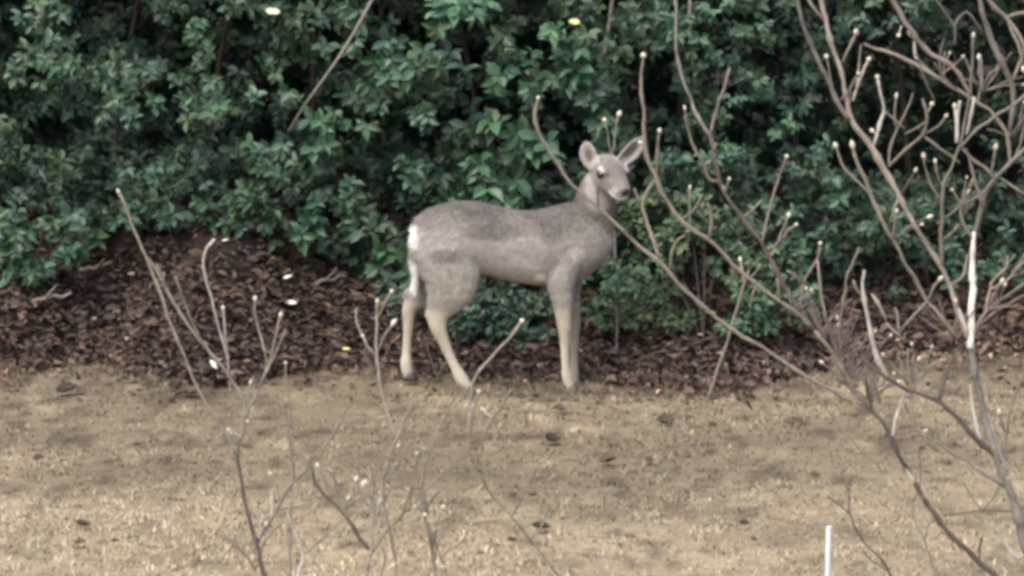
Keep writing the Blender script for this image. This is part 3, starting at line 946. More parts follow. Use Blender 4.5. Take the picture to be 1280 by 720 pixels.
# clumps of leaves that stand forward into the light: column, row, radius, leaf length (m), lit look painted into the tint, count
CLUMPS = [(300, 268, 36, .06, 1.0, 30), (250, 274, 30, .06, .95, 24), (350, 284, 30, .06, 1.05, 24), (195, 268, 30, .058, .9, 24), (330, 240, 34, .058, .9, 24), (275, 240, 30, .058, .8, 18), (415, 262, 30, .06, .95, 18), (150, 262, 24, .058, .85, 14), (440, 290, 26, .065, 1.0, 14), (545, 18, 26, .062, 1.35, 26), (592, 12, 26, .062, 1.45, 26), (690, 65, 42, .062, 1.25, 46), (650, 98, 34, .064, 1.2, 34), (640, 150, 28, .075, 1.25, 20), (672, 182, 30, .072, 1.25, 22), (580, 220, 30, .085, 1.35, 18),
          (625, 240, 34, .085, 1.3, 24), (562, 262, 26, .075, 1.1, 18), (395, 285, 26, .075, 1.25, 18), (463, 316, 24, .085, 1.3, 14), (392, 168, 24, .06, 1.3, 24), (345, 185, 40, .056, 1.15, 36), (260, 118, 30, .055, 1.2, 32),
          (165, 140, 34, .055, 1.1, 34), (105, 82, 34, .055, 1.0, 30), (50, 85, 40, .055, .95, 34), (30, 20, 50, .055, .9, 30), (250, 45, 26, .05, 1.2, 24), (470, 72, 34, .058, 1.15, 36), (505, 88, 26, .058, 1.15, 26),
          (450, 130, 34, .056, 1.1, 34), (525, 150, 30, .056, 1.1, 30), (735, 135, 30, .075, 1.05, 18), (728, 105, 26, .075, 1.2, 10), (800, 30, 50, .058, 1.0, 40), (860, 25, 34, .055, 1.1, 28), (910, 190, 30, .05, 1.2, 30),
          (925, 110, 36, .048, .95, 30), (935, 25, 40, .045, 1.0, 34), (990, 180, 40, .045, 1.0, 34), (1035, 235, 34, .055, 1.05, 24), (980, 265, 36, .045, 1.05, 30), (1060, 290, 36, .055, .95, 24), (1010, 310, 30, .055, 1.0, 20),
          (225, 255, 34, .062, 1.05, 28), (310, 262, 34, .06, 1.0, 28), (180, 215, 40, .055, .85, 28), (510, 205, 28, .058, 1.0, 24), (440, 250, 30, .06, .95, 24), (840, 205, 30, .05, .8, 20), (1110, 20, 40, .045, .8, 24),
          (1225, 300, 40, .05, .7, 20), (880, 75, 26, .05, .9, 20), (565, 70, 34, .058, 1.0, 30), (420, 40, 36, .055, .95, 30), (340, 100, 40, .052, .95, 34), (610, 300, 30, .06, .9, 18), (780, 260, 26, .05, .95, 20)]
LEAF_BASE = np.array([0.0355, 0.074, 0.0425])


def rosettes(px, py, Y, n_leaf, size, bright, out=0.8):
    """arrays of sprig centres -> leaf placements"""
    m = len(px)
    C = np.array([at(a, b, c) for a, b, c in zip(px, py, Y)])
    st = unit(np.stack([rng.normal(0, .55, m), -out + rng.normal(0, .35, m), 0.25 + rng.normal(0, .45, m)], 1))
    P, A, Nn, L, W, T, K = [], [], [], [], [], [], []
    tn = rng.uniform(.75, 1.25, m)
    hue = rng.normal(0, .7, m)
    for k in range(n_leaf):
        ph = k * 2.4 + rng.uniform(0, 1, m) * 1.0
        u = unit(np.cross(st, np.array([0.13, 0.2, 1.0]))); v = np.cross(st, u)
        rad = u * np.cos(ph)[:, None] + v * np.sin(ph)[:, None]
        op = rng.uniform(0.75, 1.35, m)[:, None]
        ax = unit(rad * np.sin(op) + st * np.cos(op) + np.array([0, 0, -0.18]))
        nn = unit(st * 1.0 + np.array([0, -0.15, 0.55]) + rng.normal(0, .30, (m, 3)))
        s_ = size * rng.uniform(.65, 1.15, m)
        P.append(C - st * (k * 0.009)[..., None] if False else C - st * (k * 0.009) + rad * 0.004)
        A.append(ax); Nn.append(nn); L.append(s_); W.append(s_ * rng.uniform(.56, .76, m))
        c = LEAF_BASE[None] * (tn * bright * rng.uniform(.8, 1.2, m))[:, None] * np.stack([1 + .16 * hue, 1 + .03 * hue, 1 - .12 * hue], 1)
        T.append(c); K.append(np.arange(m))
    cat = lambda q: np.concatenate(q, 0)
    return [cat(P), cat(A), cat(Nn), cat(L), cat(W), np.clip(cat(T), .004, .5)]


def hole_value(px, py):
    h = np.zeros(len(px))
    for cx, cy, rx, ry, s in HOLES:
        d = ((px - cx) / rx) ** 2 + ((py - cy) / ry) ** 2
        h = np.maximum(h, s * np.clip(1.6 - d, 0, 1))
    return h


sets = []
for (d0, d1, count, thr, nl, br) in ((-0.10, 0.10, 2300, 0.24, 7, 1.05), (0.08, 0.40, 2000, 0.05, 7, 1.0), (0.40, 0.95, 800, -.5, 7, 1.0), (0.95, 1.8, 1500, -9, 7, .95), (1.8, 2.8, 5200, -9, 7, .9), (2.8, 4.6, 9000, -9, 7, .9), (0.0, 3.6, -9000, -9, 7, 1.0), (-0.05, 0.7, 1700.5, -.6, 7, .95)):
    top = count < 0                                            # extra unseen crown leaves above the frame, added to shade the hedge inside
    low = count == 1700.5                                      # the skirt of the hedge down to the ground
    count = int(abs(count))
    px = rng.uniform(-380, 1660, count * 2); py = rng.uniform(185 if low else -420, -25 if top else 430, count * 2)
    bot = np.interp(px, SKX, SKY_) + 14 * vnoise(px / 34, py * 0, 51)
    keep = py < bot
    nval = fnoise(px / 62, py / 50, 61) + 0.25 * fnoise(px / 25, py / 25, 63)
    hv = hole_value(px, py)
    keep &= (nval - 1.6 * hv * (d0 < 0.3)) > thr
    keep &= (hv < 0.55) | (d0 > .9) | (rng.uniform(0, 1, len(px)) > .75)
    px, py = px[keep][:count], py[keep][:count]
    Y = front_y(px, py) + rng.uniform(d0, d1, len(px)) 
    size = (1 + .45 * (d0 > 1.5)) * np.interp(px, [-400, 330, 470, 720, 860, 1700], [.058, .060, .074, .074, .054, .050]) * rng.uniform(.85, 1.15, len(px))
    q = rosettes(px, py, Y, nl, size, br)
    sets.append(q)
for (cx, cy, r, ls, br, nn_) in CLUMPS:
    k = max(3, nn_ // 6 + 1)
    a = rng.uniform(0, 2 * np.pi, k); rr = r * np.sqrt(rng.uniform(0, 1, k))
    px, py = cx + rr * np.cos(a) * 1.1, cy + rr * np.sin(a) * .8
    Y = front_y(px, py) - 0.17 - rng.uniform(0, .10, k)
    sets.append(rosettes(px, py, Y, 7, np.full(k, ls * np.interp(cx, [300, 480, 780, 900], [1.12, 1.32, 1.26, 1.08])), br * 1.32, out=0.9))  # leaf colour raised so the clumps look lit
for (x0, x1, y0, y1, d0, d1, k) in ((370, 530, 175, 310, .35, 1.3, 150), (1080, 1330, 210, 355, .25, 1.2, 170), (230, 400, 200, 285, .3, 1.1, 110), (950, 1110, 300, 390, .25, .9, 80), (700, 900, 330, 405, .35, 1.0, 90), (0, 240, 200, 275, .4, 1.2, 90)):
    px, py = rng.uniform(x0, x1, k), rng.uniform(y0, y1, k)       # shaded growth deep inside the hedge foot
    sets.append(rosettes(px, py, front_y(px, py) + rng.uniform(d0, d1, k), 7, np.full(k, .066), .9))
# branch shoots hanging out past the skirt
P, A, Nn, L, W, T = [np.concatenate([s[i] for s in sets], 0) for i in range(6)]
gzv = ground_z(P[:, 0], P[:, 1])
ok = P[:, 2] > gzv + 0.02
P, A, Nn, L, W, T = P[ok], A[ok], Nn[ok], L[ok], W[ok], T[ok]
w = P - np.array(CP)
ppx = 640 + FPX * w[:, 0] / (w @ np.array(FW)); ppy = 360 - FPX * (w @ np.array(UP)) / (w @ np.array(FW))
depth_in = P[:, 1] - front_y(ppx, ppy)

LEAF_TINTS = [(0.038, .090, .054), (0.048, .115, .066), (0.031, .072, .046), (0.060, .140, .078), (0.075, .165, .090), (0.062, .118, .060)]
VAR = leaf_variants('leaf', LEAF_TINTS, 0.66, M_leaf)


def foliage_thing(name, label, cat, sel, loc, group=None, stems=None, n_parts=300):
    root = empty(name, loc, label, cat, group)
    ids = np.nonzero(sel)[0]
    inframe = (ppx[ids] > 5) & (ppx[ids] < 1275) & (ppy[ids] > 5) & (ppy[ids] < 470)
    score = depth_in[ids] - 1.2 * L[ids] + np.where(inframe, 0, 50)
    order = ids[np.argsort(score)]
    front = order[:n_parts]
    rest = order[n_parts:]
    for i in front:
        t = T[i]
        v = min(range(len(LEAF_TINTS)), key=lambda k: sum((LEAF_TINTS[k][j] - t[j]) ** 2 for j in range(3)))
        place_leaf(VAR[v], P[i], A[i], Nn[i], float(L[i]), root, loc)
    if len(rest):
        me = leaves_mesh('foliage', P[rest] - np.array(loc), A[rest], Nn[rest], L[rest], W[rest], T[rest], M_leaf)
        tag(link('foliage', me, root), kind='stuff')
    for (pts, bark) in stems or []:
        q = catmull([p[:4] + (p[4],) if len(p) == 5 else p for p in pts], 0.05) if False else pts
        Pq = np.array([p[:3] for p in q]); Rq = np.array([p[3] for p in q])
        tq_ = np.linspace(0, 1, 24); d = np.linspace(0, 1, len(Pq))
        Ps = np.stack([np.interp(tq_, d, Pq[:, k]) for k in range(3)], 1)
        for _ in range(3): Ps[1:-1] = .25 * Ps[:-2] + .5 * Ps[1:-1] + .25 * Ps[2:]
        V, Q, Tt = tube_geo(Ps - np.array(loc), np.interp(tq_, d, Rq), 8, .05)
        link('branch', geo_mesh('branch', V, Q, Tt, BARK[bark]), root)
    return root


def hedge_stems(x0, x1, y, k, seed):
    r = random.Random(seed)
    out = []
    for i in range(k):
        x = x0 + (x1 - x0) * (i + .5) / k + r.uniform(-.1, .1); yy = y + r.uniform(-.15, .25)
        z = gz(x, yy) - 0.05
        lx, ly = r.uniform(-.35, .35), r.uniform(-.5, .1)
        out.append(([(x, yy, z, .020), (x + lx * .3, yy + ly * .2, z + .6, .016), (x + lx * .7, yy + ly * .7, z + 1.2, .012), (x + lx, yy + ly, z + 2.0, .006)], 'dark'))
    return out


def pb(*a):
    return [(*at(p[0], p[1], p[2]), p[3]) for p in a]


BUSHES = [(-1e9, 330, 'broad dark evergreen shrub above the leaf covered bank at the left', 'left'),
          (330, 660, 'evergreen shrub with larger bright green leaves rising straight above the back of the deer', 'mid'),
          (660, 950, "evergreen shrub with roundish leaves right behind the deer's head and ears", 'head'),
          (950, 1e9, 'dim small leaved evergreen shrub behind the big budding bare shrub at the right', 'right')]
edge_n = 30 * vnoise(ppy / 60, ppx * 0 + 2.2, 71)
xm = lambda p: (max(-560, min(1840, p)) - 640) * pxsize(1.2)
for k, (a, b, lab, _) in enumerate(BUSHES):
    sel = (ppx + edge_n >= a) & (ppx + edge_n < b)
    x0, x1 = xm(a), xm(b)
    yb = 2.0
    st = hedge_stems(max(x0, -3.9), min(x1, 3.9), 2.9, 4, 80 + k)
    if k == 1:
        st.append((pb((480, -30, 1.0, .009), (452, 25, .92, .008), (425, 70, .87, .007), (400, 105, .85, .006), (378, 135, .88, .005), (360, 165, .95, .003)), 'grey'))
    if k == 2:
        st.append((pb((768, -20, 1.05, .010), (760, 40, .95, .010), (752, 90, .9, .009), (749, 125, .92, .006)), 'grey'))
        st.append((pb((863, -20, .9, .010), (862, 40, .85, .009), (866, 80, .85, .006), (870, 110, .9, .004)), 'grey'))
    xc = (max(x0, -3.9) + min(x1, 3.9)) / 2
    foliage_thing('evergreen_shrub', lab, 'shrub', sel, (xc, yb, gz(xc, yb)), 'evergreen shrubs forming the hedge', st)


# -------------------------------------------------------------- low plants in front of the hedge
def low_plant(name, label, cat, base, centres, leaf_n, size, bright, hue, n_parts=300, group=None, ratio_stem='tan'):
    """centres: (px, py, Y) sprig places"""
    global P, A, Nn, L, W, T, ppx, ppy, depth_in
    keep = (P, A, Nn, L, W, T, ppx, ppy, depth_in)
    c = np.array(centres, float)
    q = rosettes(c[:, 0], c[:, 1], c[:, 2], leaf_n, np.full(len(c), size), bright)
    P, A, Nn, L, W, T = q
    T = T * np.array(hue)
    g = ground_z(P[:, 0], P[:, 1])
    P = P.copy(); P[:, 2] = np.maximum(P[:, 2], g + .02)
    ppx, ppy, depth_in = np.full(len(P), 600.), np.full(len(P), 200.), P[:, 1]
    loc = (base[0], base[1], gz(base[0], base[1]))
    stems = []
    step = max(1, len(c) // 7)
    for s_ in c[::step]:
        p = at(*s_)
        mid = (base[0] * .5 + p.x * .5, base[1] * .5 + p.y * .5, loc[2] * .4 + p.z * .6)
        stems.append(([(base[0], base[1], loc[2] - .02, .005), (*mid, .004), (p.x, p.y, p.z, .002)], 'dark'))
    root = foliage_thing(name, label, cat, np.ones(len(P), bool), loc, group, stems, n_parts)
    P, A, Nn, L, W, T, ppx, ppy, depth_in = keep
    return root


def scatter(regions, seed):
    r = random.Random(seed)
    out = []
    for (cx, cy, rx, ry, Y, n_) in regions:
        for _ in range(n_):
            a, q = r.uniform(0, 2 * math.pi), math.sqrt(r.random())
            out.append((cx + rx * q * math.cos(a), cy + ry * q * math.sin(a), Y + r.uniform(-.1, .1)))
    return out


bx = lambda px, Y: at(px, 360, Y).x
low_plant('broadleaf_shrub', 'low light green broad leaved plant on the bank at the left edge', 'shrub', (bx(40, 1.25), 1.25),
          scatter([(55, 268, 55, 14, 1.2, 7), (95, 288, 32, 22, 1.15, 8), (40, 298, 42, 24, 1.15, 8), (18, 330, 26, 26, 1.1, 7), (48, 345, 20, 22, 1.05, 6), (100, 310, 22, 10, 1.12, 3), (5, 300, 20, 30, 1.2, 5)], 3),
          7, .072, 1.3, (1.15, 1.02, .9))
low_plant('bushy_shrub', 'fine leaved light green bush to the right of the deer below its chin', 'shrub', (bx(880, .62), .62),
          scatter([(790, 255, 40, 16, .75, 14), (778, 335, 28, 20, .55, 11), (768, 362, 28, 16, .5, 13), (820, 350, 34, 24, .6, 13), (800, 295, 36, 18, .65, 10), (850, 292, 30, 14, .65, 8), (880, 272, 40, 22, .65, 13),
                   (930, 290, 40, 26, .65, 13), (945, 340, 30, 26, .58, 13), (932, 385, 36, 24, .5, 16), (960, 375, 34, 24, .55, 12), (975, 330, 36, 30, .65, 10), (860, 250, 24, 14, .7, 8), (835, 320, 26, 20, .6, 10), (1000, 365, 26, 18, .6, 10), (800, 388, 46, 14, .75, 10), (950, 400, 36, 14, .52, 10), (1010, 385, 26, 16, .62, 7), (910, 330, 26, 30, .62, 8), (800, 392, 50, 14, .66, 18), (765, 398, 26, 14, .62, 9), (850, 398, 30, 10, .6, 9), (935, 404, 40, 12, .52, 12), (1000, 396, 26, 12, .6, 8)], 4),
          7, .048, 1.3, (1.3, 1.05, .9))
low_plant('low_shrub', "dull green low plant growing behind the deer's legs", 'shrub', (bx(625, .62), .62),
          scatter([(640, 376, 56, 16, .72, 26), (610, 402, 44, 24, .66, 26), (650, 412, 44, 18, .66, 24), (585, 392, 24, 22, .66, 10), (690, 395, 30, 26, .75, 16), (740, 400, 30, 20, .8, 14), (500, 370, 30, 26, .9, 12)], 5),
          7, .05, .75, (1.05, .95, .95))
low_plant('seedling', "small blue green seedling beside the deer's near hind leg", 'plant', (bx(573, .5), .5),
          [(570, 385, .45), (575, 395, .45), (568, 402, .45)], 5, .075, 1.1, (.85, 1.05, 1.35))

# ------------------------------------------------------------------ bare shrubs in the foreground
G1 = 'bare shrubs in front of the lawn'
t = Plant('bare_shrub', 'big bare budding shrub with pale barked trunk filling the right side', 'shrub', -5.2, G1, 11)
B = t.branch
B([(1302, 0, 13), (1290, 720, 11), (1275, 650, 10), (1262, 612, 9), (1250, 585, 8.5), (1240, 552, 8), (1229, 512, 7.5), (1219, 470, 7), (1213, 435, 6.5)], 'grey', slope=.05, name='stem')
B([(1266, 620, 5), (1250, 575, 6), (1237, 535, 6.5), (1225, 490, 6), (1216, 450, 6), (1213, 428, 5.5)], 'pale', slope=.1, name='stem')
B([(1213, 435, 8), (1214, 400, 7.8), (1216, 350, 7.5), (1216, 300, 5), (1218, 290, 4.5)], 'white', slope=.1, name='stem')  # lit stretch of the trunk, its highlight put into the bark colour
B([(1217, 296, 4.5), (1223, 275, 4.5), (1228, 252, 4.5), (1240, 226, 4.5), (1262, 205, 4), (1290, 178, 4), (1320, 150, 3)], 'grey')
B([(1212, 425, 6), (1203, 408, 5.5), (1195, 385, 5), (1187, 355, 5), (1178, 335, 5), (1167, 318, 4.5), (1150, 293, 4.5), (1135, 268, 4.5), (1124, 246, 6), (1105, 211, 7), (1088, 181, 6.5), (1072, 162, 6), (1062, 145, 5.5), (1057, 118, 5), (1051, 85, 5), (1041, 60, 5), (1035, 35, 5.5), (1028, 8, 6), (1021, -25, 6), (1012, -70, 4)], 'pink', slope=.12, name='stem')
B([(1062, 150, 5), (1047, 130, 5), (1035, 100, 4.8), (1022, 74, 4.5), (1011, 48, 4), (1002, 28, 4), (998, 4, 4), (996, -40, 3)], 'grey')
B([(1030, 25, 3), (1018, 12, 3), (1004, -12, 3), (996, -30, 2)], 'pink')
B([(1053, 78, 3), (1060, 62, 3), (1070, 44, 2.6)], 'tan', 4.5)
B([(1062, 60, 2.4), (1068, 50, 2.2), (1069, 42, 2)], 'tan', 3.5)
B([(1047, 128, 2.5), (1040, 76, 0), (1034, 69, 2)][0:1] + [(1040, 110, 2.2), (1034, 74, 2)], 'grey', 4.5)
B([(1066, 126, 3), (1072, 106, 3), (1080, 88, 2.6), (1085, 76, 2.4)], 'pale', 4)
B([(1069, 116, 2), (1073, 90, 2), (1076, 56, 1.8)], 'grey')
B([(1091, 184, 3), (1096, 170, 3.6), (1100, 152, 3.6), (1106, 139, 3.4), (1101, 120, 3.2), (1099, 108, 2.8), (1097, 98, 2.2)], 'pale', 3.8)
B([(1096, 169, 2.2), (1092, 165, 2)], 'pink', 3.8)
B([(1106, 139, 2), (1118, 149, 2), (1130, 160, 2)], 'grey')
B([(1111, 206, 3), (1112, 186, 2.8), (1119, 166, 2.5), (1129, 148, 2.5), (1137, 130, 2), (1141, 116, 1.8)], 'grey')
B([(1121, 162, 2), (1118, 145, 2), (1120, 122, 1.8)], 'grey', 3)
B([(1111, 208, 3.2), (1130, 189, 3), (1145, 176, 3), (1155, 168, 3.6), (1159, 150, 3.8), (1158, 138, 3), (1153, 124, 2)], 'grey')
B([(1159, 142, 2.6), (1164, 132, 2.4)], 'tan', 4.4)
B([(1155, 168, 2.6), (1170, 160, 2.2), (1178, 152, 2), (1182, 146, 2)], 'grey', 4)
B([(1158, 152, 2), (1146, 160, 2), (1132, 167, 1.8)], 'grey')
B([(1156, 171, 2.5), (1172, 183, 2.5), (1192, 198, 2.4), (1199, 203, 2)], 'grey')
B([(1126, 243, 3), (1133, 232, 2.6), (1140, 222, 2.4), (1144, 214, 2.2)], 'dark', 4.2)
B([(1178, 332, 4.5), (1176, 300, 4), (1178, 270, 4), (1178, 240, 3.6), (1180, 226, 3.4), (1190, 210, 3), (1196, 190, 2.8), (1202, 178, 2.6), (1210, 130, 2.6), (1214, 100, 2.6), (1216, 70, 2.4), (1216, 47, 2.2)], 'grey', 4.6)
B([(1176, 250, 2), (1162, 228, 2), (1157, 210, 2), (1155, 197, 2)], 'grey', 4)
B([(1178, 234, 2), (1171, 217, 2), (1170, 203, 2)], 'grey', 4)
B([(1196, 178, 4.4), (1197, 152, 4), (1194, 136, 3.4)], 'pale', 3.8)
B([(1197, 150, 3.6), (1199, 130, 3)], 'pale', 3.8)
B([(1208, 168, 3), (1213, 146, 3), (1217, 126, 3)], 'pale', 3.2)
B([(1202, 184, 3.4), (1216, 201, 3.4), (1233, 211, 3.2), (1242, 222, 3)], 'tan')
B([(1207, 186, 3), (1216, 215, 3), (1225, 246, 3), (1226, 258, 3)], 'grey')
B([(1238, 218, 2.6), (1242, 202, 3), (1244, 187, 2.6)], 'tan', 3.8)
B([(1250, 222, 2.5), (1266, 233, 2.4), (1292, 249, 2)], 'grey')
B([(1267, 200, 3), (1274, 185, 3), (1277, 168, 2.6), (1284, 150, 2)], 'grey', 4)
B([(1216, 298, 4), (1205, 282, 3.4), (1200, 266, 3), (1204, 252, 2.6), (1210, 241, 2.4)], 'tan', 3.8)
B([(1240, 226, 3), (1226, 245, 3), (1203, 255, 2.8), (1188, 268, 2.4), (1172, 280, 2)], 'grey')
B([(1178, 300, 2.5), (1192, 290, 2.5), (1198, 280, 2.4)], 'tan')
B([(1202, 182, 3), (1216, 166, 3.4), (1240, 148, 3.4), (1262, 135, 3.4), (1290, 112, 3), (1320, 90, 2)], 'grey')
# upper right tangle
B([(1263, 204, 4), (1259, 165, 4), (1240, 141, 4), (1222, 127, 3.8), (1202, 116, 4), (1180, 102, 4), (1160, 90, 4), (1140, 78, 4), (1120, 68, 4), (1100, 63, 3.4), (1081, 55, 2.6)], 'tan')
B([(1213, 120, 3.4), (1201, 96, 4), (1190, 81, 4.4), (1170, 72, 5), (1150, 55, 5.2), (1135, 32, 5.4), (1122, 11, 5.4), (1108, -14, 5), (1090, -50, 4)], 'pink')
B([(1147, 52, 3), (1141, 45, 2.6)], 'pink', 5)
B([(1127, 32, 1.8), (1124, 42, 2)], 'pale', 4)
B([(1143, 50, 2.6), (1143, 60, 3), (1144, 70, 3)], 'pale')
B([(1262, 164, 4), (1268, 122, 5), (1261, 95, 6), (1248, 70, 7), (1237, 45, 6), (1228, 18, 5), (1222, -18, 5), (1218, -60, 3)], 'grey', name='stem')
B([(1250, 78, 4), (1246, 62, 5), (1241, 54, 4)], 'pale')
B([(1266, 100, 3), (1282, 60, 4), (1272, 40, 4), (1258, 22, 4.4), (1246, 12, 4.4), (1234, -2, 4), (1220, -30, 3)], 'tan')
B([(1258, 22, 3.4), (1270, 17, 3.6), (1295, 14, 3)], 'tan')
B([(1260, 24, 3), (1266, 42, 3), (1275, 58, 3), (1279, 84, 2.4)], 'grey', 3.6)
B([(1228, 40, 2), (1210, 14, 2), (1200, 20, 1.6), (1193, 32, 2), (1180, 14, 2), (1168, -6, 2)], 'grey')
B([(1193, 30, 2), (1194, 44, 1.8), (1193, 54, 1.6)], 'grey')
B([(1168, 78, 3), (1180, 98, 2.6), (1196, 112, 2.2)], 'dark')
B([(1150, 84, 2.2), (1160, 110, 2.2), (1168, 128, 1.8)], 'dark')
B([(1222, 128, 2.6), (1228, 100, 2.6), (1227, 74, 2)], 'grey')
B([(1228, 112, 2), (1236, 92, 2), (1248, 85, 1.8)], 'grey')
B([(1240, 141, 3), (1250, 155, 3), (1262, 168, 2.6)], 'pale')
# lower branches
B([(1195, 420, 4.2), (1178, 398, 4.2), (1160, 377, 4.2), (1148, 357, 4), (1135, 335, 4), (1122, 308, 4), (1110, 290, 4.2), (1099, 268, 4.6), (1086, 238, 4.6), (1077, 214, 4), (1070, 197, 3.4), (1067, 185, 3)], 'tan', 4.4)
B([(1086, 240, 3), (1070, 226, 2.6), (1054, 208, 2.4), (1047, 192, 2.2), (1045, 184, 2)], 'tan', 4.2)
B([(1124, 247, 4), (1117, 262, 3.4), (1114, 278, 2.4)], 'tan')
B([(1160, 378, 3), (1166, 360, 2.6), (1174, 350, 2)], 'grey', 3)
B([(1160, 376, 3), (1148, 388, 2.8), (1132, 405, 2.6), (1124, 416, 2)], 'grey')
B([(1211, 420, 5), (1203, 400, 4.6), (1196, 383, 4), (1192, 372, 3)], 'pale')
B([(1190, 355, 2.6), (1205, 345, 2.6), (1207, 330, 2.6), (1208, 318, 2)], 'pink')
B([(1214, 426, 4), (1225, 401, 3.8), (1237, 385, 3.4), (1258, 370, 3), (1282, 354, 3), (1310, 338, 2)], 'grey')
B([(1230, 394, 3), (1237, 366, 3), (1240, 350, 3), (1257, 336, 2.4), (1260, 320, 1.8)], 'pink')
B([(1238, 362, 2.6), (1262, 349, 2.6), (1275, 331, 2.4), (1288, 322, 2)], 'pink')
B([(1222, 408, 2.6), (1246, 388, 2.4), (1270, 374, 2.2), (1296, 362, 2)], 'red')
B([(1250, 578, 7), (1240, 564, 6), (1226, 555, 6), (1210, 537, 5.6), (1191, 516, 5), (1174, 501, 4.6), (1150, 492, 4), (1130, 486, 4), (1109, 472, 4), (1091, 460, 3.4), (1081, 451, 2.6)], 'dark', slope=-.1, name='branch')
B([(1110, 472, 4), (1104, 463, 5), (1096, 447, 5), (1090, 428, 4.8), (1086, 402, 4.6), (1081, 378, 4), (1078, 356, 3), (1080, 338, 2.4)], 'pale')
B([(1080, 372, 2.6), (1070, 362, 2.4), (1068, 350, 2)], 'pink')
B([(1132, 487, 3), (1120, 520, 3), (1113, 485, 0)][:2] + [(1116, 545, 2.6)], 'pale')
B([(1174, 500, 4.4), (1180, 477, 4), (1187, 458, 3.4), (1196, 437, 2.8)], 'dark')
B([(1142, 488, 2.2), (1156, 462, 2.2), (1172, 452, 2), (1184, 440, 1.6)], 'tan')
B([(1154, 466, 2), (1160, 446, 2), (1164, 434, 1.6)], 'tan', 3)
B([(1100, 420, 3), (1108, 400, 3), (1098, 380, 4), (1090, 368, 2.4)][1:], 'pink', 0)
B([(1108, 404, 3), (1116, 412, 2.6), (1126, 420, 2)], 'pink')
B([(1124, 418, 2.6), (1122, 395, 2.4), (1118, 385, 1.8)], 'pink')
B([(1258, 608, 4.4), (1236, 595, 4.6), (1216, 582, 4), (1190, 565, 3.2), (1165, 549, 2.6), (1147, 536, 2)], 'tan')
B([(1214, 581, 3), (1226, 588, 3.4), (1236, 594, 3)], 'pale')
B([(1226, 556, 3.4), (1219, 526, 4), (1215, 506, 3.2), (1212, 482, 2.4)], 'pale')
B([(1256, 566, 2.4), (1261, 522, 2.6), (1270, 490, 3), (1281, 465, 3), (1296, 430, 2)], 'tan')
B([(1256, 540, 2), (1251, 524, 2), (1250, 517, 2)], 'tan', 4)
B([(1284, 690, 4), (1272, 700, 3.4), (1264, 690, 3.4), (1252, 672, 2.8), (1238, 653, 2)], 'pale')
B([(1272, 640, 1.8), (1232, 638, 2), (1180, 645, 1.6)], 'dark')
B([(1228, 638, 2), (1244, 620, 1.8), (1250, 606, 1.6)], 'tan')
B([(1228, 640, 2), (1214, 620, 1.8), (1204, 602, 1.8)], 'tan')
t.spray(1190, 420, 9, 60, 55, 'red', -95, .2, 1.7)
t.spray(1140, 480, 8, 50, 50, 'tan', -85, .2, 1.6)
t.spray(1240, 390, 5, 50, 40, 'red', -60, .1, 1.6)
t.spray(1180, 560, 4, 70, 36, 'tan', -100, .2, 1.6)
t.spray(1230, 110, 8, 80, 50, 'grey', -90, .3, 2)
t.spray(1180, 95, 6, 80, 44, 'grey', -90, .4, 1.8)
t.spray(1262, 170, 6, 80, 44, 'grey', -80, .4, 1.8)
t.spray(1200, 262, 6, 70, 44, 'tan', -90, .4, 1.8)
t.spray(1260, 340, 4, 60, 40, 'pink', -60, .2, 1.6)
t.spray(1058, 130, 3, 60, 36, 'grey', -60, .7, 1.8)
t.spray(1120, 300, 4, 60, 50, 'grey', -90, .5, 1.8)

u = Plant('bare_shrub', "bare shrub whose long dark stem leans left and reaches across the deer's chest and throat", 'shrub', -4.9, G1, 12)
B = u.branch
B([(1330, 0, 8), (1262, 738, 6.5), (1242, 719, 6.2), (1222, 700, 6), (1205, 684, 5.6), (1190, 672, 5.6), (1166, 641, 5.8), (1150, 616, 5.2), (1136, 590, 5.2), (1125, 573, 5), (1117, 553, 5), (1110, 536, 5), (1096, 520, 4.8), (1081, 505, 4.8)], 'dark', slope=.06, name='stem')
B([(1154, 622, 3.2), (1146, 608, 3.6), (1138, 594, 3.4), (1133, 586, 2.4)], 'pale', slope=.05)
B([(1081, 505, 4.6), (1062, 500, 4), (1040, 488, 4), (1012, 474, 4), (990, 459, 4), (968, 443, 4), (945, 430, 4), (922, 417, 4), (900, 401, 4), (888, 391, 4), (870, 375, 4), (850, 357, 4.2), (838, 341, 4.4), (822, 325, 4.4), (796, 305, 4), (776, 286, 3.8), (760, 271, 3.6), (745, 257, 3.6), (726, 241, 3.4), (712, 228, 3.4), (700, 206, 3.4), (692, 198, 3.4), (683, 184, 3.4), (673, 165, 3.4), (668, 147, 4), (670, 133, 4), (672, 124, 3)], 'tan', 4.6, slope=-.05, name='branch')
B([(838, 338, 3), (839, 316, 2.8), (846, 300, 2.4), (856, 294, 2)], 'tan')
B([(824, 322, 4), (815, 296, 4), (808, 275, 3.8), (802, 256, 3.4), (808, 240, 3), (818, 226, 3)], 'tan')
B([(802, 256, 2.6), (796, 245, 2.4), (793, 236, 2)], 'grey')
B([(748, 258, 2), (747, 240, 2), (748, 232, 1.6)], 'dark')
B([(1081, 505, 4.8), (1066, 486, 4.8), (1056, 466, 4.6), (1040, 440, 4.6), (1018, 412, 4.4), (998, 392, 4.2), (970, 374, 4), (945, 355, 4), (922, 336, 4), (905, 318, 4), (885, 298, 4), (866, 287, 4), (848, 272, 4), (828, 243, 4.4), (820, 222, 5.4), (809, 198, 4), (805, 176, 4), (806, 150, 3.4), (802, 122, 3.4), (801, 95, 3), (804, 80, 3), (805, 72, 2.6)], 'tan', 4.4, slope=-.03, name='branch')
B([(820, 222, 3.6), (822, 192, 3.2), (823, 174, 3), (825, 166, 2.4)], 'tan', 4)
B([(806, 182, 2.4), (803, 180, 3)], 'pale', 3.6)
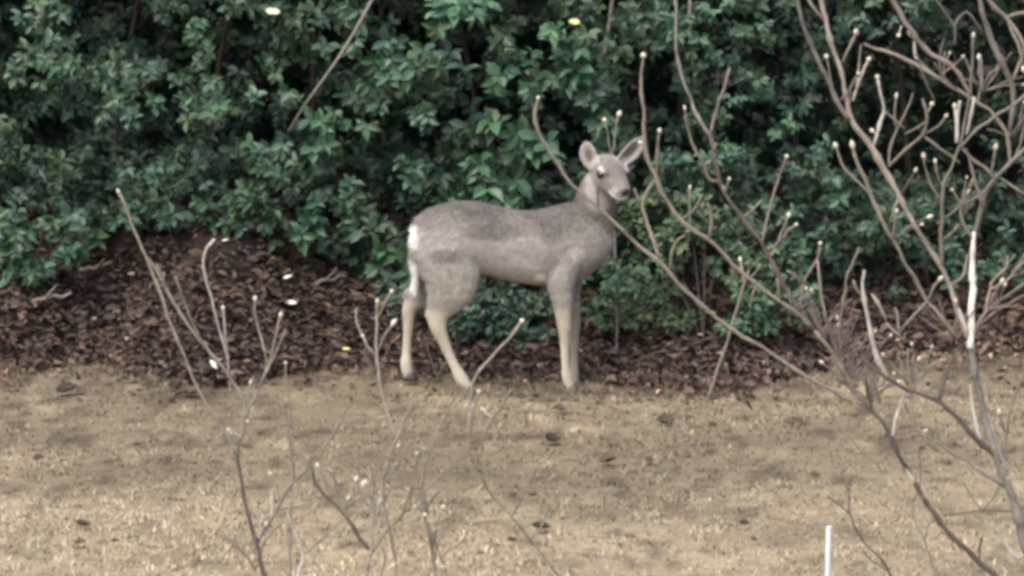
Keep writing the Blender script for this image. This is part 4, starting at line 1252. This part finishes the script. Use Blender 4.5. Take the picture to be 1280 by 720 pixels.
B([(1018, 412, 5.6), (1000, 388, 5.4), (985, 368, 5.2), (966, 330, 5), (950, 300, 4.6), (926, 270, 4.4), (906, 241, 4), (897, 216, 4), (892, 186, 4), (888, 170, 4.6)], 'dark', slope=.12, name='branch')
B([(888, 170, 4.2), (880, 160, 4), (869, 140, 3.8), (860, 115, 3.6), (852, 97, 3.4), (847, 72, 3.2), (845, 55, 3), (845, 10, 3), (842, -30, 2.6)], 'grey')
B([(888, 168, 3.4), (890, 158, 3.2), (897, 132, 3.2), (906, 107, 3.2), (912, 86, 3.2)], 'grey')
B([(900, 226, 2.6), (886, 226, 3), (880, 206, 3.2), (867, 184, 3), (859, 160, 2.8), (857, 142, 2.4), (856, 137, 2.2)], 'tan', 3.8)
B([(882, 206, 2.4), (888, 202, 2.4)], 'tan')
B([(892, 190, 2), (894, 182, 3), (895, 180, 2.4)], 'grey')
B([(952, 304, 2.4), (968, 240, 2.4), (976, 214, 2.2), (982, 198, 2)], 'tan', 4)
B([(956, 312, 2.4), (972, 306, 2.4), (978, 288, 2.2), (985, 271, 2)], 'tan', 4)
B([(974, 304, 2), (984, 290, 2), (994, 281, 2)], 'tan', 4)
B([(1002, 392, 3), (1002, 372, 2.8), (1004, 352, 2.8), (1014, 336, 2.6), (1023, 322, 2.4), (1025, 306, 2)], 'grey', 3.8)
B([(1022, 326, 2.6), (1025, 352, 2.6), (1028, 380, 2.4), (1034, 402, 2)], 'pink')
B([(1004, 354, 2.4), (994, 344, 2.2), (984, 338, 2)], 'grey')
B([(946, 356, 2.4), (939, 372, 2.2), (937, 384, 2)], 'tan')
B([(976, 378, 2.4), (973, 360, 2.4), (972, 348, 2)], 'tan')
B([(1056, 470, 4), (1050, 440, 3), (1050, 402, 3), (1055, 380, 2.8), (1058, 345, 2.4), (1066, 330, 2.6), (1074, 310, 2.2)], 'tan')
B([(1062, 478, 3.4), (1044, 434, 3), (1036, 412, 2.8), (1030, 390, 2.4)], 'red')
B([(930, 270, 2), (942, 262, 2), (952, 250, 1.8)], 'tan')
B([(916, 258, 2.4), (908, 246, 2.4), (904, 232, 1.8)], 'tan')
B([(886, 298, 3), (890, 275, 4), (888, 262, 3), (884, 254, 2)], 'tan')
B([(850, 276, 2), (868, 262, 1.8), (878, 244, 1.6)], 'tan')
B([(862, 284, 2), (862, 250, 1.8), (862, 236, 1.8)], 'tan', 3.2)
B([(905, 245, 2), (909, 232, 1.8), (911, 225, 1.6)], 'grey', 3)
u.spray(1050, 450, 16, 70, 66, 'red', -95, .2, 1.7)
u.spray(1065, 480, 10, 55, 70, 'red', -80, .2, 1.8)
u.spray(1030, 420, 12, 60, 55, 'red', -90, .2, 1.7)
u.spray(1085, 500, 10, 60, 60, 'red', -80, .2, 1.7)
u.spray(990, 388, 5, 70, 40, 'grey', -90, .3, 1.8)
u.spray(1115, 545, 5, 60, 44, 'red', -70, .1, 1.8)
B([(1100, 505, 3), (1094, 480, 3), (1086, 462, 2.4), (1078, 440, 2)], 'red')
B([(1090, 514, 3), (1084, 490, 3), (1082, 470, 2.4)], 'dark')
B([(1150, 616, 2), (1152, 585, 1.8), (1148, 560, 1.6)], 'tan')
B([(1224, 700, 2.4), (1225, 684, 2.2), (1226, 672, 1.8)], 'dark')
B([(1014, 476, 2.6), (1024, 498, 2.2), (1040, 520, 2), (1060, 545, 1.8), (1078, 565, 1.8), (1102, 586, 1.8)], 'tan')

v = Plant('bare_sapling', 'thin brown sapling between the white stake and the right trunk', 'shrub', -5.0, G1, 13)
B = v.branch
B([(1138, 0, 2.2), (1112, 714, 2), (1096, 694, 1.9), (1071, 665, 1.8), (1062, 640, 1.8), (1060, 612, 1.6), (1066, 592, 1.4)], 'dark', name='stem')
B([(1060, 612, 1.4), (1052, 598, 1.2), (1054, 586, 1.2)], 'dark')
B([(1062, 642, 1.4), (1046, 628, 1.2), (1036, 622, 1.2)], 'dark')
B([(1112, 714, 1.6), (1094, 706, 1.4), (1080, 690, 1.2)], 'dark')
B([(1176, None, 2), (1172, 725, 2), (1156, 676, 1.8), (1142, 648, 1.6), (1140, 630, 1.4)], 'tan')
B([(1156, 676, 1.4), (1160, 656, 1.2), (1168, 648, 1.2)], 'tan')

w_ = Plant('bare_shrub', 'bare forked shrub with yellowish tips in the left foreground', 'shrub', -5.3, G1, 14)
B = w_.branch
B([(352, 0, 6), (338, 745, 5), (329, 715, 4.8), (322, 682, 4.6), (312, 650, 4.2), (305, 622, 4), (300, 592, 4), (296, 566, 4)], 'dark', slope=.05, name='stem')
B([(296, 566, 3.6), (301, 545, 3.4), (306, 522, 3.2), (321, 491, 3.2), (334, 463, 3), (342, 432, 3), (348, 404, 2.6), (351, 395, 2.4)], 'tan', 3.6)
B([(296, 566, 3.4), (281, 541, 3), (262, 511, 2.8), (247, 486, 2.8), (234, 455, 2.8), (221, 422, 2.8), (207, 388, 3.4), (200, 363, 3.8), (182, 321, 3.2), (166, 284, 3), (156, 255, 3), (149, 240, 3)], 'tan', 3.6)
B([(304, 528, 3.2), (308, 507, 3.2), (285, 467, 3.2), (256, 433, 3.2), (230, 399, 3.2), (209, 364, 3.6), (197, 340, 3.4), (184, 322, 2.4)], 'tan')
B([(207, 366, 3), (204, 350, 3), (205, 340, 2.4)], 'tan')
B([(196, 330, 2.4), (203, 345, 2.4)], 'tan')
B([(286, 468, 2.8), (284, 440, 2.6), (281, 412, 2.4), (279, 386, 2.4)], 'pink', 3.8)
B([(284, 446, 2.2), (272, 404, 2.2), (266, 380, 2.4), (258, 350, 2.6), (254, 329, 3), (256, 313, 3.2), (266, 301, 3.2)], 'pale', 3.6)
B([(256, 434, 2.2), (240, 401, 2.4), (230, 376, 2.4), (219, 346, 2.4)], 'tan')
B([(335, 460, 2.4), (328, 426, 2.4), (319, 400, 2.4), (319, 376, 2.2)], 'pink', 4)
B([(310, 512, 2), (311, 492, 2), (313, 479, 2)], 'tan', 3)
B([(324, 487, 2.4), (318, 478, 2), (316, 470, 2)], 'tan')
B([(300, 545, 2.2), (288, 540, 3), (286, 538, 2.4)], 'pale', 3)
B([(331, 470, 2), (345, 440, 2), (352, 425, 1.8), (357, 412, 1.6)], 'pink')
B([(360, None, 2.4), (366, 560, 2.2), (362, 505, 2.2), (357, 474, 2.2), (357, 455, 2.2)], 'tan', 3.4)
B([(322, 678, 3.4), (336, 654, 3.2), (350, 632, 3), (358, 613, 3), (371, 598, 3), (388, 585, 2.6), (402, 568, 2.2), (424, 528, 1.8), (438, 505, 1.6)], 'tan')
B([(369, 600, 2.4), (366, 582, 2.2), (362, 545, 2), (358, 522, 1.8)], 'tan')
B([(340, 648, 2.4), (340, 630, 2.4), (341, 615, 2.2)], 'pale', 3.6)
B([(325, 674, 2.4), (326, 655, 2.2), (328, 644, 2)], 'pale')
B([(372, None, 4), (373, 722, 4), (380, 696, 3.8), (376, 684, 2.6), (368, 662, 2.4), (358, 638, 2)], 'pale')
B([(380, 694, 2.4), (404, 672, 2.2), (430, 648, 2), (448, 632, 1.6)], 'tan')
B([(320, 714, 2.2), (306, 692, 2.4), (292, 680, 2), (284, 672, 1.6)], 'tan', 0)
B([(424, None, 2), (423, 740, 2), (421, 718, 2)], 'tan', 4)
w_.spray(300, 560, 3, 60, 40, 'tan', -110, .3, 1.6)
w_.spray(352, 632, 5, 70, 50, 'tan', -70, .3, 1.5)
w_.spray(320, 690, 4, 60, 50, 'tan', -100, .3, 1.5)

x_ = Plant('bare_shrub', 'slender many stemmed bare shrub in the foreground below the hind legs of the deer', 'shrub', -5.1, G1, 15)
B = x_.branch
B([(455, 0, 5), (457, 722, 4), (464, 690, 3.8), (466, 650, 3.4), (466, 615, 2.6), (462, 590, 2)], 'pink', name='stem')
B([(463, 688, 4), (452, 676, 4), (436, 650, 3.8), (421, 632, 3.6), (402, 615, 3.6), (392, 600, 3.2), (391, 585, 2.6)], 'dark')
B([(414, 624, 2.6), (406, 603, 2.6), (398, 584, 2.4)], 'tan', 4)
B([(466, 645, 2), (456, 625, 2), (452, 612, 2), (453, 606, 2)], 'pink', 3.8)
B([(498, None, 3), (494, 725, 2.6), (495, 706, 2.6), (490, 680, 3.6), (485, 655, 3.8), (478, 622, 4.2), (477, 604, 3.2), (486, 572, 2.6), (497, 546, 2.6), (507, 522, 2.4), (519, 498, 2)], 'pink')
B([(478, 618, 3.4), (474, 630, 3.4), (471, 642, 3)], 'pale')
B([(479, 600, 2.2), (468, 570, 2), (462, 545, 1.6)], 'tan')
B([(496, 547, 2.6), (485, 520, 2.6), (477, 492, 3), (473, 466, 3.4), (470, 432, 3.4), (471, 402, 3), (472, 378, 2.8)], 'pink', 4)
B([(472, 398, 2.6), (481, 380, 2.4), (488, 366, 2.2)], 'tan', 3.6)
B([(473, 438, 2.6), (480, 420, 2.6), (490, 405, 2.4)], 'pink', 3.8)
B([(471, 446, 2.4), (460, 434, 2.2), (454, 422, 2)], 'pink', 4.2)
B([(456, 426, 2), (447, 408, 2.2), (444, 386, 2)], 'pink')
B([(544, None, 2.8), (544, 722, 2.6), (541, 690, 3.4), (535, 662, 4), (530, 636, 3.2), (527, 606, 2.4), (533, 575, 2.4), (546, 545, 2), (562, 510, 1.8), (570, 490, 1.5)], 'tan')
B([(542, 698, 2.8), (537, 668, 3.8), (532, 645, 3.4)], 'pale')
B([(466, 690, 2.4), (480, 668, 2.2), (502, 645, 2), (526, 620, 2), (550, 596, 1.8), (576, 570, 1.6)], 'tan')
B([(512, 638, 2.2), (516, 600, 2.8), (521, 582, 2.4), (521, 568, 2)], 'tan', 3.2)
B([(500, 650, 2), (508, 628, 1.8), (518, 602, 1.8)], 'tan')
B([(480, None, 2), (476, 716, 2), (482, 704, 2), (470, 690, 1.8)][:2] + [(484, 700, 2), (478, 684, 2)], 'tan')
x_.spray(530, 640, 6, 50, 60, 'tan', -75, .3, 1.5)
x_.spray(430, 640, 5, 60, 60, 'tan', -80, .3, 1.5)
x_.spray(545, 700, 5, 60, 60, 'tan', -90, .3, 1.5)
x_.spray(480, 600, 4, 50, 55, 'tan', -85, .3, 1.5)
x_.spray(465, 640, 3, 60, 40, 'pink', -90, .3, 1.5)

y_ = Plant('bare_sapling', "leaning bare sapling with a fork of budded twigs below the deer's belly", 'shrub', -4.4, G1, 16)
B = y_.branch
B([(722, 0, 2.6), (702, 724, 2.4), (682, 698, 2.4), (664, 676, 2.4), (633, 638, 2.2), (613, 618, 2.2), (597, 586, 2.4), (586, 562, 2.4), (587, 535, 2.6), (592, 510, 2.6), (599, 491, 2.4)], 'tan', 3.8, name='stem')
B([(586, 545, 2.4), (588, 500, 2.2), (592, 472, 2.4), (614, 447, 2.8), (640, 419, 2.8), (651, 403, 2.6)], 'pink', 4.6)
B([(600, 590, 2), (603, 545, 2), (621, 516, 2.6), (633, 498, 2.4), (640, 486, 2.2)], 'tan')
B([(618, 522, 2), (609, 518, 2), (606, 514, 2)], 'pale', 3)
B([(664, 676, 1.8), (678, 656, 1.6), (684, 634, 1.4)], 'tan')
y_.spray(640, 645, 3, 40, 44, 'tan', -80, .2, 1.4)

z_ = Plant('twig_sapling', 'single pale upright twig standing at the edge of the lawn right of the deer', 'shrub', -0.3, None, 17)
B = z_.branch
B([(880, 0, 2.6), (886, 495, 2.6), (895, 468, 2.8), (905, 440, 2.8), (913, 412, 2.8), (924, 378, 2.8), (931, 352, 2.4), (936, 338, 2)], 'tan', 0, name='stem')
B([(930, 356, 2.4), (928, 340, 2.4), (926, 326, 2)], 'tan', 3)
B([(932, 350, 2), (944, 342, 1.8), (950, 330, 1.6)], 'tan')
sp = Plant('twig_sapling', "short brown twig standing between the deer's hind feet", 'shrub', 0.18, None, 18)
sp.branch([(551, 0, 1.8), (546, 470, 1.8), (538, 448, 1.8), (533, 430, 1.5)], 'tan', 0, name='stem')
sp.branch([(546, 472, 1.5), (556, 455, 1.4), (560, 446, 1.2)], 'tan')

h_ = Plant('twig_sapling', "thin budded twigs rising between and above the deer's ears", 'shrub', 0.5, None, 19)
h_.branch([(772, 0, 2.4), (768, 300, 2), (764, 200, 1.8), (770, 158, 1.8), (774, 146, 1.8)], 'tan', 4, slope=0, name='stem')
h_.branch([(765, 205, 1.6), (760, 170, 1.6), (757, 153, 1.6)], 'tan', 3.4, slope=0)

# dry stalks on the lawn
for (px, Y, pts, lab) in ((830, -2.4, [(831, 0, 2), (829, 602, 2), (824, 570, 1.6)], 'tall pale dry stalk on the lawn below the right side of the deer'),
                          (842, -3.0, [(841, 0, 1.6), (846, 632, 1.6), (850, 604, 1.2)], 'slanted dry stalk just below the tall pale stalk on the lawn'),
                          (756, -2.9, [(756, 0, 1.8), (755, 626, 1.8), (752, 610, 1.4)], 'very short pale dry stalk on the middle of the lawn'),
                          (862, -1.8, [(862, 0, 1.6), (868, 574, 1.6), (876, 552, 1.4)], 'leaning thin dry stalk on the lawn below the bush right of the deer'),
                          (668, -2.2, [(668, 0, 1.6), (669, 592, 1.6), (666, 578, 1.2)], 'short dry stalk on the lawn below the gap between the deer legs')):
    s = Plant('dry_stalk', lab, 'stalk', Y, 'dry stalks standing on the lawn', int(px))
    s.branch(pts, 'tan', 0, slope=0, name='stem')
    s.branch([(pts[1][0], pts[1][1], 1.2), (pts[1][0] + 5, pts[1][1] - 10, 1.1), (pts[1][0] + 9, pts[1][1] - 16, 1)], 'tan', 0, name='twig')

# ------------------------------------------------------------------ leaf litter on the bank
nl = 26000
lx = rng.uniform(-3.6, 3.6, nl)
lt = np.abs(rng.normal(0, 1, nl)) * 0.75 + np.where(rng.uniform(0, 1, nl) < .24 + .3 * fnoise(lx * 3, lx * 0 + 4.4, 55), -rng.exponential(.28, nl), 0) * (rng.uniform(0, 1, nl) < .8)
ly = edge_y(lx) + lt
lz = ground_z(lx, ly) + rng.uniform(0.0, 0.05, nl) * np.where(lt < 0, .4, 1) * (1 + .8 * fnoise(lx * 5, ly * 7, 77))
eps = 0.02
gn = unit(np.stack([-(ground_z(lx + eps, ly) - ground_z(lx - eps, ly)) / (2 * eps), -(ground_z(lx, ly + eps) - ground_z(lx, ly - eps)) / (2 * eps), np.ones(nl)], 1))
la = rng.uniform(0, 2 * np.pi, nl)
lax = np.stack([np.cos(la), np.sin(la), rng.normal(0, .25, nl)], 1)
lnn = unit(gn + rng.normal(0, .55, (nl, 3)))
lL = (.028 + .062 * rng.uniform(0, 1, nl) ** 2) * np.where(lt < 0, .65, 1)
pal = np.array([(.046, .036, .033), (.060, .046, .041), (.028, .023, .022), (.076, .059, .051), (.054, .044, .042), (.14, .112, .086), (.074, .063, .059)])
rim = rng.choice(len(pal), nl, p=[.24, .22, .18, .12, .13, .03, .08])
lT = pal[rim] * rng.uniform(.75, 1.25, (nl, 1)) * np.interp(lx, [-1, 1.2], [1.45, 1.8])[:, None] * np.array([1.12, 1.0, .91])
warm = np.clip(1 - lt / 0.25, 0, 1)[:, None] + 0.5 * np.clip((lx - .9) / .6, 0, 1)[:, None]                  # paler pine straw and thin litter towards the lawn
lT = lT * (1 + 0.7 * warm * rng.uniform(0, 1, (nl, 1)) * np.array([1.0, .97, .92]))
LP = np.stack([lx, ly, lz], 1)
ctr = LP - lax * (lL / 2)[:, None]
w = LP - np.array(CP)
qx = 640 + FPX * w[:, 0] / (w @ np.array(FW)); qy = 360 - FPX * (w @ np.array(UP)) / (w @ np.array(FW))
vis = (qx > 0) & (qx < 430) & (qy > 300) & (qy < 475) | (qx > 860) & (qx < 1280) & (qy > 410) & (qy < 475)
pick = np.nonzero(vis)[0]
pick = pick[np.argsort(-(lL[pick] + 1.5 * (lz[pick] - ground_z(lx[pick], ly[pick]))))][:280]
mask = np.ones(nl, bool); mask[pick] = False
DV = leaf_variants('dead_leaf', [tuple(c) for c in pal], 0.55, M_dead)
for i in pick:
    place_leaf(DV[rim[i]], ctr[i], lax[i], lnn[i], float(lL[i]), bank, (0, 0, 0), 'dead_leaf')
tag(link('leaf_litter', leaves_mesh('leaf_litter', ctr[mask], lax[mask], lnn[mask], lL[mask], lL[mask] * rng.uniform(.35, .6, mask.sum()), lT[mask], M_dead, rng.uniform(-.2, 1.6, mask.sum()))), kind='stuff')

# sticks lying in the litter
r = random.Random(5)
for i, (px, py, a, l, lab) in enumerate(((52, 398, .3, .30, 'pale brown crooked stick lying on the bank at the far left'), (120, 350, .5, .18, 'short tan stick lying high on the bank below the left shrub'),
                                         (405, 372, .5, .25, 'mossy tan stick on the bank left of the deer'), (830, 455, -.1, .5, "long thin brown stick lying behind the deer's front feet"))):
    Y = 0.4
    for _ in range(30):
        q = at(px, py, Y); Y += (gz(q.x, Y) - q.z) * -0.8 if False else 0
        if q.z > gz(q.x, Y): Y += 0.05
    q = at(px, py, Y)
    st = empty('stick', (q.x, Y, gz(q.x, Y) + .055), lab, 'stick', None)
    pts = [np.array([math.cos(a) * l * s_, math.sin(a) * l * s_ * .4, l * s_ * .25 + .012 * r.uniform(-1, 1)]) for s_ in np.linspace(-.5, .5, 8)]
    f = .5 if i == 3 else 1.0
    V, Q, Tt = tube_geo(pts, np.linspace(.014, .007, 8) * f, 6, .1)
    link('branch', geo_mesh('branch', V, Q, Tt, BARK['dark' if i == 3 else 'tan']), st)
    pts = [pts[4] + np.array([.4 * l * s_, -.05 * s_, .5 * l * s_]) for s_ in np.linspace(0, .5, 5)]
    V, Q, Tt = tube_geo(pts, np.linspace(.008, .003, 5) * f, 6, .1)
    link('twig', geo_mesh('twig', V, Q, Tt, BARK['dark' if i == 3 else 'tan']), st)

# ------------------------------------------------------------------ dry grass
nt_ = 15000                                                   # tufts, then single matted blades between them
tx, ty = rng.uniform(-3.5, 3.5, nt_), rng.uniform(-6.4, 1.45, nt_)
tr = rng.uniform(.015, .055, nt_)
ti = rng.integers(0, nt_, 190000)
ra, rq = rng.uniform(0, 2 * np.pi, len(ti)), np.sqrt(rng.uniform(0, 1, len(ti)))
gx = np.r_[tx[ti] + tr[ti] * rq * np.cos(ra), rng.uniform(-3.5, 3.5, 90000)]
gy = np.r_[ty[ti] + tr[ti] * rq * np.sin(ra), rng.uniform(-6.4, 1.45, 90000)]
intuft = np.r_[np.ones(len(ti), bool), np.zeros(90000, bool)]
ttone = np.r_[rng.normal(1, .16, nt_)[ti], np.ones(90000)]
ed = edge_y(gx)
thin = np.clip((gy - ed + .48 + .6 * fnoise(gx * 5, gy * 3.3, 99) - .5 * np.clip((gx - .8) / .5, 0, 1)) / .85, 0, 1)
patch = fnoise(gx * 1.6, gy * 1.1, 91)
fine = fnoise(gx * 7, gy * 7, 95)
brown = lawn_brown(gx, gy)
keep = (rng.uniform(0, 1, len(gx)) > thin * .96) & (rng.uniform(-1.2, 1.3, len(gx)) < patch * .6 + fine * .7 + .7 - .5 * brown)
gx, gy, patch, fine, intuft, ttone, brown = [q[keep] for q in (gx, gy, patch, fine, intuft, ttone, brown)]
m = len(gx)
a = rng.uniform(0, 2 * np.pi, m); lean = np.where(intuft, rng.uniform(.55, 1.4, m), rng.uniform(1.0, 1.52, m))
hl_ = rng.uniform(.014, .042, m) * (1 + .3 * patch) * (1 - .25 * np.clip(brown, 0, 1))
dirg = np.stack([np.cos(a) * np.sin(lean), np.sin(a) * np.sin(lean), np.cos(lean)], 1)
sdg = np.stack([-np.sin(a), np.cos(a), 0 * a], 1) * rng.uniform(.0018, .0048, (m, 1))
p0 = np.stack([gx, gy, ground_z(gx, gy) - .002], 1)
tipg = p0 + dirg * hl_[:, None]
gp = np.array([(.385, .325, .222), (.47, .405, .285), (.315, .264, .18), (.24, .20, .143), (.49, .435, .32), (.155, .128, .098)])
gi = rng.choice(len(gp), m, p=[.28, .22, .22, .13, .09, .06])
gT = gp[gi] * (1 + .10 * patch[:, None] + .14 * fine[:, None]) * rng.uniform(.85, 1.15, (m, 1)) * ttone[:, None] * (1 - .64 * np.clip(brown, -.5, 1)[:, None])
gT = gT * np.array([.96, .96, .985])
# taller brown tufts along the ragged edge of the turf and round the feet of the deer
ne = 900
ex = np.r_[rng.uniform(-3.3, 3.3, ne - 160), rng.uniform(-.6, .42, 160)]
ey = np.r_[edge_y(ex[:ne - 160]) + rng.normal(-.02, .16, ne - 160), rng.uniform(-.24, -.02, 160)]
ek = rng.uniform(0, 1, ne) < np.clip(.55 + .9 * fnoise(ex * 2.6, ey * 2, 151), .05, 1)
ex, ey = ex[ek], ey[ek]
ei = rng.integers(0, len(ex), 26 * len(ex)); k = len(ei)
eq = np.abs(rng.normal(0, .022, k)); ea = rng.uniform(0, 2 * np.pi, k)
bx_, by_ = ex[ei] + eq * np.cos(ea), ey[ei] + eq * np.sin(ea)
eh = rng.uniform(.025, .062, k) * np.repeat(rng.uniform(.6, 1.15, len(ex)), 1)[ei]
el = rng.uniform(.1, 1.0, k)
ed_ = np.stack([np.cos(ea) * np.sin(el), np.sin(ea) * np.sin(el), np.cos(el)], 1)
es = np.stack([-np.sin(ea), np.cos(ea), 0 * ea], 1) * rng.uniform(.0014, .003, (k, 1))
q0 = np.stack([bx_, by_, ground_z(bx_, by_) - .003], 1)
ec = np.array([(.20, .165, .122), (.27, .225, .165), (.34, .285, .205), (.15, .122, .095)])[rng.integers(0, 4, len(ex))][ei] * rng.uniform(.8, 1.2, (k, 1))
p0, sdg, tipg, gT = np.concatenate([p0, q0]), np.concatenate([sdg, es]), np.concatenate([tipg, q0 + ed_ * eh[:, None]]), np.concatenate([gT, ec])
m = len(p0)
GV = np.stack([p0 - sdg, p0 + sdg, tipg], 1).reshape(-1, 3)
tag(link('dry_grass', mesh_np('dry_grass', GV, np.arange(m * 3).reshape(-1, 3), M_blade, np.repeat(gT, 3, 0))), kind='stuff')

# ------------------------------------------------------------------ dead leaves on the lawn, pale leaves, stake


def curled(name, col, seed, size, mat, flat=False):
    r = random.Random(seed)
    n_, m_ = 9, 6
    V, Q = [], []
    for i in range(n_):
        s_ = i / (n_ - 1); wd = math.sin(math.pi * min(1, max(0.03, s_ * .94 + .03))) ** .7 * .34 * (1 + .18 * r.uniform(-1, 1))
        for j in range(m_):
            q = j / (m_ - 1) * 2 - 1
            th = q * (0.5 if flat else 1.15 + .2 * r.uniform(-1, 1))
            V.append(((s_ - .5) * size, size * wd * math.sin(th) * 1.0, size * (wd * (1 - math.cos(th)) + (0.04 if flat else .16) * (s_ - .5) ** 2 * 2 + .012 * r.uniform(-1, 1))))
    for i in range(n_ - 1):
        for j in range(m_ - 1):
            k = i * m_ + j
            Q.append((k, k + m_, k + m_ + 1, k + 1))
    V2 = [(x, y, z + size * .014) for x, y, z in V]
    o = len(V)
    Q += [tuple(o + k for k in reversed(q)) for q in Q]
    edge = [j for j in range(m_)] + [i * m_ + m_ - 1 for i in range(1, n_)] + [(n_ - 1) * m_ + j for j in range(m_ - 2, -1, -1)] + [i * m_ for i in range(n_ - 2, 0, -1)]
    for k in range(len(edge)):
        a_, b_ = edge[k], edge[(k + 1) % len(edge)]
        Q.append((a_, b_, o + b_, o + a_))
    me = mesh_np(name, np.array(V + V2), np.array(Q), mat, np.tile(np.array(col), (2 * o, 1)), True)
    return me


def lawn_point(px, py):
    lo, hi = -8.0, 3.0
    for _ in range(40):
        mid = (lo + hi) / 2
        q = at(px, py, mid)
        if q.z > gz(q.x, mid): lo = mid
        else: hi = mid
    q = at(px, py, lo)
    return Vector((q.x, lo, gz(q.x, lo)))


DARKS = [(84, 494, 26, 'large dark dead leaf on the lawn below the far left of the bank'), (48, 580, 14, 'small dark dead leaf alone at the left edge of the lawn'), (100, 686, 16, 'dark dead leaf in the lower left corner of the lawn'),
         (102, 664, 0, ''), (143, 686, 0, ''), (238, 497, 24, 'wide dark clump of dead leaf left of the forked bare shrub top'), (172, 563, 10, 'little brown dead leaf left of the forked bare shrub stem'),
         (650, 503, 12, "small dark dead leaf on the lawn below the deer's belly"), (595, 562, 14, 'dark dead leaf beside the fork of the leaning sapling'), (690, 557, 21, "long slanted dark dead leaf below the deer's front feet"),
         (832, 533, 22, 'flat dark dead leaf on the lawn below the bush right of the deer'), (760, 583, 22, 'broad dark dead leaf in the middle of the lawn'), (675, 667, 22, 'darkest thick dead leaf low in the middle of the lawn'),
         (641, 627, 12, 'left one of two small dark leaves lying side by side on the lawn'), (666, 626, 12, 'right one of two small dark leaves lying side by side on the lawn'), (930, 662, 13, 'dark dead leaf on the lawn left of the white stake'),
         (811, 582, 12, 'small brown leaf right of the broad dark leaf in mid lawn'), (1019, 601, 12, 'brown dead leaf on the lawn above the white stake'), (1152, 568, 9, 'tiny dark leaf on the lawn between the right hand stems'),
         (942, 682, 9, 'tiny dark leaf just below the leaf left of the stake'), (700, 518, 16, 'thin brown dead leaf just below the front hooves of the deer'), (640, 683, 12, 'brown leaf just left of the darkest leaf low on the lawn'),
         (103, 663, 18, 'thin dark leaf above the dark leaf in the lower left corner'), (144, 684, 11, 'small dark leaf right of the dark leaf in the lower left corner')]
for i, (px, py, sz, lab) in enumerate(DARKS):
    if not sz: continue
    p = lawn_point(px, py)
    s_ = sz * 1.15 * pxsize(p.y)
    o = link('dead_leaf', curled('dead_leaf', (.045 + .02 * (i % 3), .034 + .014 * (i % 3), .028 + .010 * (i % 3)), 100 + i, s_, M_dead), None, p + Vector((0, 0, .022)))
    o.rotation_euler = (rng.uniform(.1, .5), rng.uniform(-.25, .25), (.5 if i == 9 else rng.uniform(-.35, .35))); o.scale = (.9, 1.1, 1.2)
    tag(o, lab, 'leaf', 'dark dead leaves lying on the lawn')

PALES = [(268, 470, 17, 'white', -.7, 'bright white oval leaf on the lower edge of the bank behind the forked bare shrub'), (360, 360, 13, 'white', .3, 'small white leaf on the dark bank, upper of two close together'),
         (363, 392, 19, 'white', -.1, 'slim white leaf lying on the bank just right of the fork twig tip'), (888, 405, 14, 'yellow', -.1, 'pale yellow leaf at the foot of the bush right of the deer'),
         (994, 402, 11, 'yellow', .2, 'round yellow leaf at the right foot of the bush right of the deer'), (958, 386, 9, 'yellow', .2, 'yellow green leaf low in the bush right of the deer'),
         (282, 314, 9, 'white', .2, 'tiny pale leaf at the top of the bank below the hedge'), (310, 300, 12, 'tan', .2, 'dull tan leaf at the top of the bank just below the hedge'), (137, 297, 10, 'tan', .2, 'pale dead leaf high on the bank beside the low broad leaved plant'),
         (118, 412, 9, 'tan', .1, 'small pale dead leaf low on the bank at the left'), (165, 356, 11, 'tan', .1, 'greyish dead leaf in the middle of the bank left of the leaning stem'), (433, 450, 11, 'yellow', .0, 'yellowish leaf on the bank left of the rear hooves'),
         (875, 432, 8, 'tan', .1, 'tiny pale leaf in the litter right of the deer')]
for i, (px, py, sz, kind, rz, lab) in enumerate(PALES):
    p = lawn_point(px, py)
    col = {'white': (.66, .66, .60), 'yellow': (.62, .60, .26), 'tan': (.36, .32, .28)}[kind]
    me = curled('fallen_leaf', col, 300 + i, sz * .92 * pxsize(p.y), M_dead, True)
    o = link('fallen_leaf', me, None, p + Vector((0, -.03, .06)))
    o.rotation_euler = (.75, -rz, rz)
    tag(o, lab, 'leaf', 'pale leaves lying in the leaf litter')
for (px, py, sz, col, lab) in ((341, 14, 17, (.66, .72, .52), 'round pale leaf shining high in the hedge left of centre'), (718, 27, 13, (.62, .64, .32), "pale yellow leaf hanging in the hedge above the deer's head")):
    Y = float(front_y(np.array([px]), np.array([py]))[0]) - .30
    o = link('pale_leaf', curled('pale_leaf', col, 400 + px, sz * 1.1 * pxsize(Y), M_dead, True), None, at(px, py, Y))
    o.rotation_euler = (1.3, .1, .2); o.scale = (1, 1.5, 1)
    tag(o, lab, 'leaf')

p = lawn_point(1038, 800)
p = Vector((at(1038, 360, -4.7).x, -4.7, 0)); p.z = gz(p.x, p.y)
top = at(1036, 660, -4.7)
hgt = top.z - p.z
rad = 3.5 * pxsize(-4.7)
sk = empty('stake', p, 'thin white plastic stake standing in the lawn at the bottom edge', 'stake')
V, F = ring_loft([(np.array([(top.x - p.x) * k / hgt, 0, k]), np.array([rad, 0, 0]) * f, np.array([0, rad, 0]) * f) for k, f in ((-.12, .4), (-.05, 1), (hgt * .5, 1), (hgt - .006, 1), (hgt, .8))], 12, 2)
link('rod', geo_mesh('rod', V, [f for f in F if len(f) == 4], [f for f in F if len(f) == 3], M_stake), sk)
V, F = ring_loft([(np.array([top.x - p.x, 0, hgt - .004]), np.array([rad * 1.02, 0, 0]), np.array([0, rad * 1.02, 0])), (np.array([top.x - p.x, 0, hgt + .002]), np.array([rad * 1.05, 0, 0]), np.array([0, rad * 1.05, 0])), (np.array([top.x - p.x, 0, hgt + .006]), np.array([rad * .7, 0, 0]), np.array([0, rad * .7, 0]))], 12, 2)
link('cap', geo_mesh('cap', V, [f for f in F if len(f) == 4], [f for f in F if len(f) == 3], M_stake), sk)
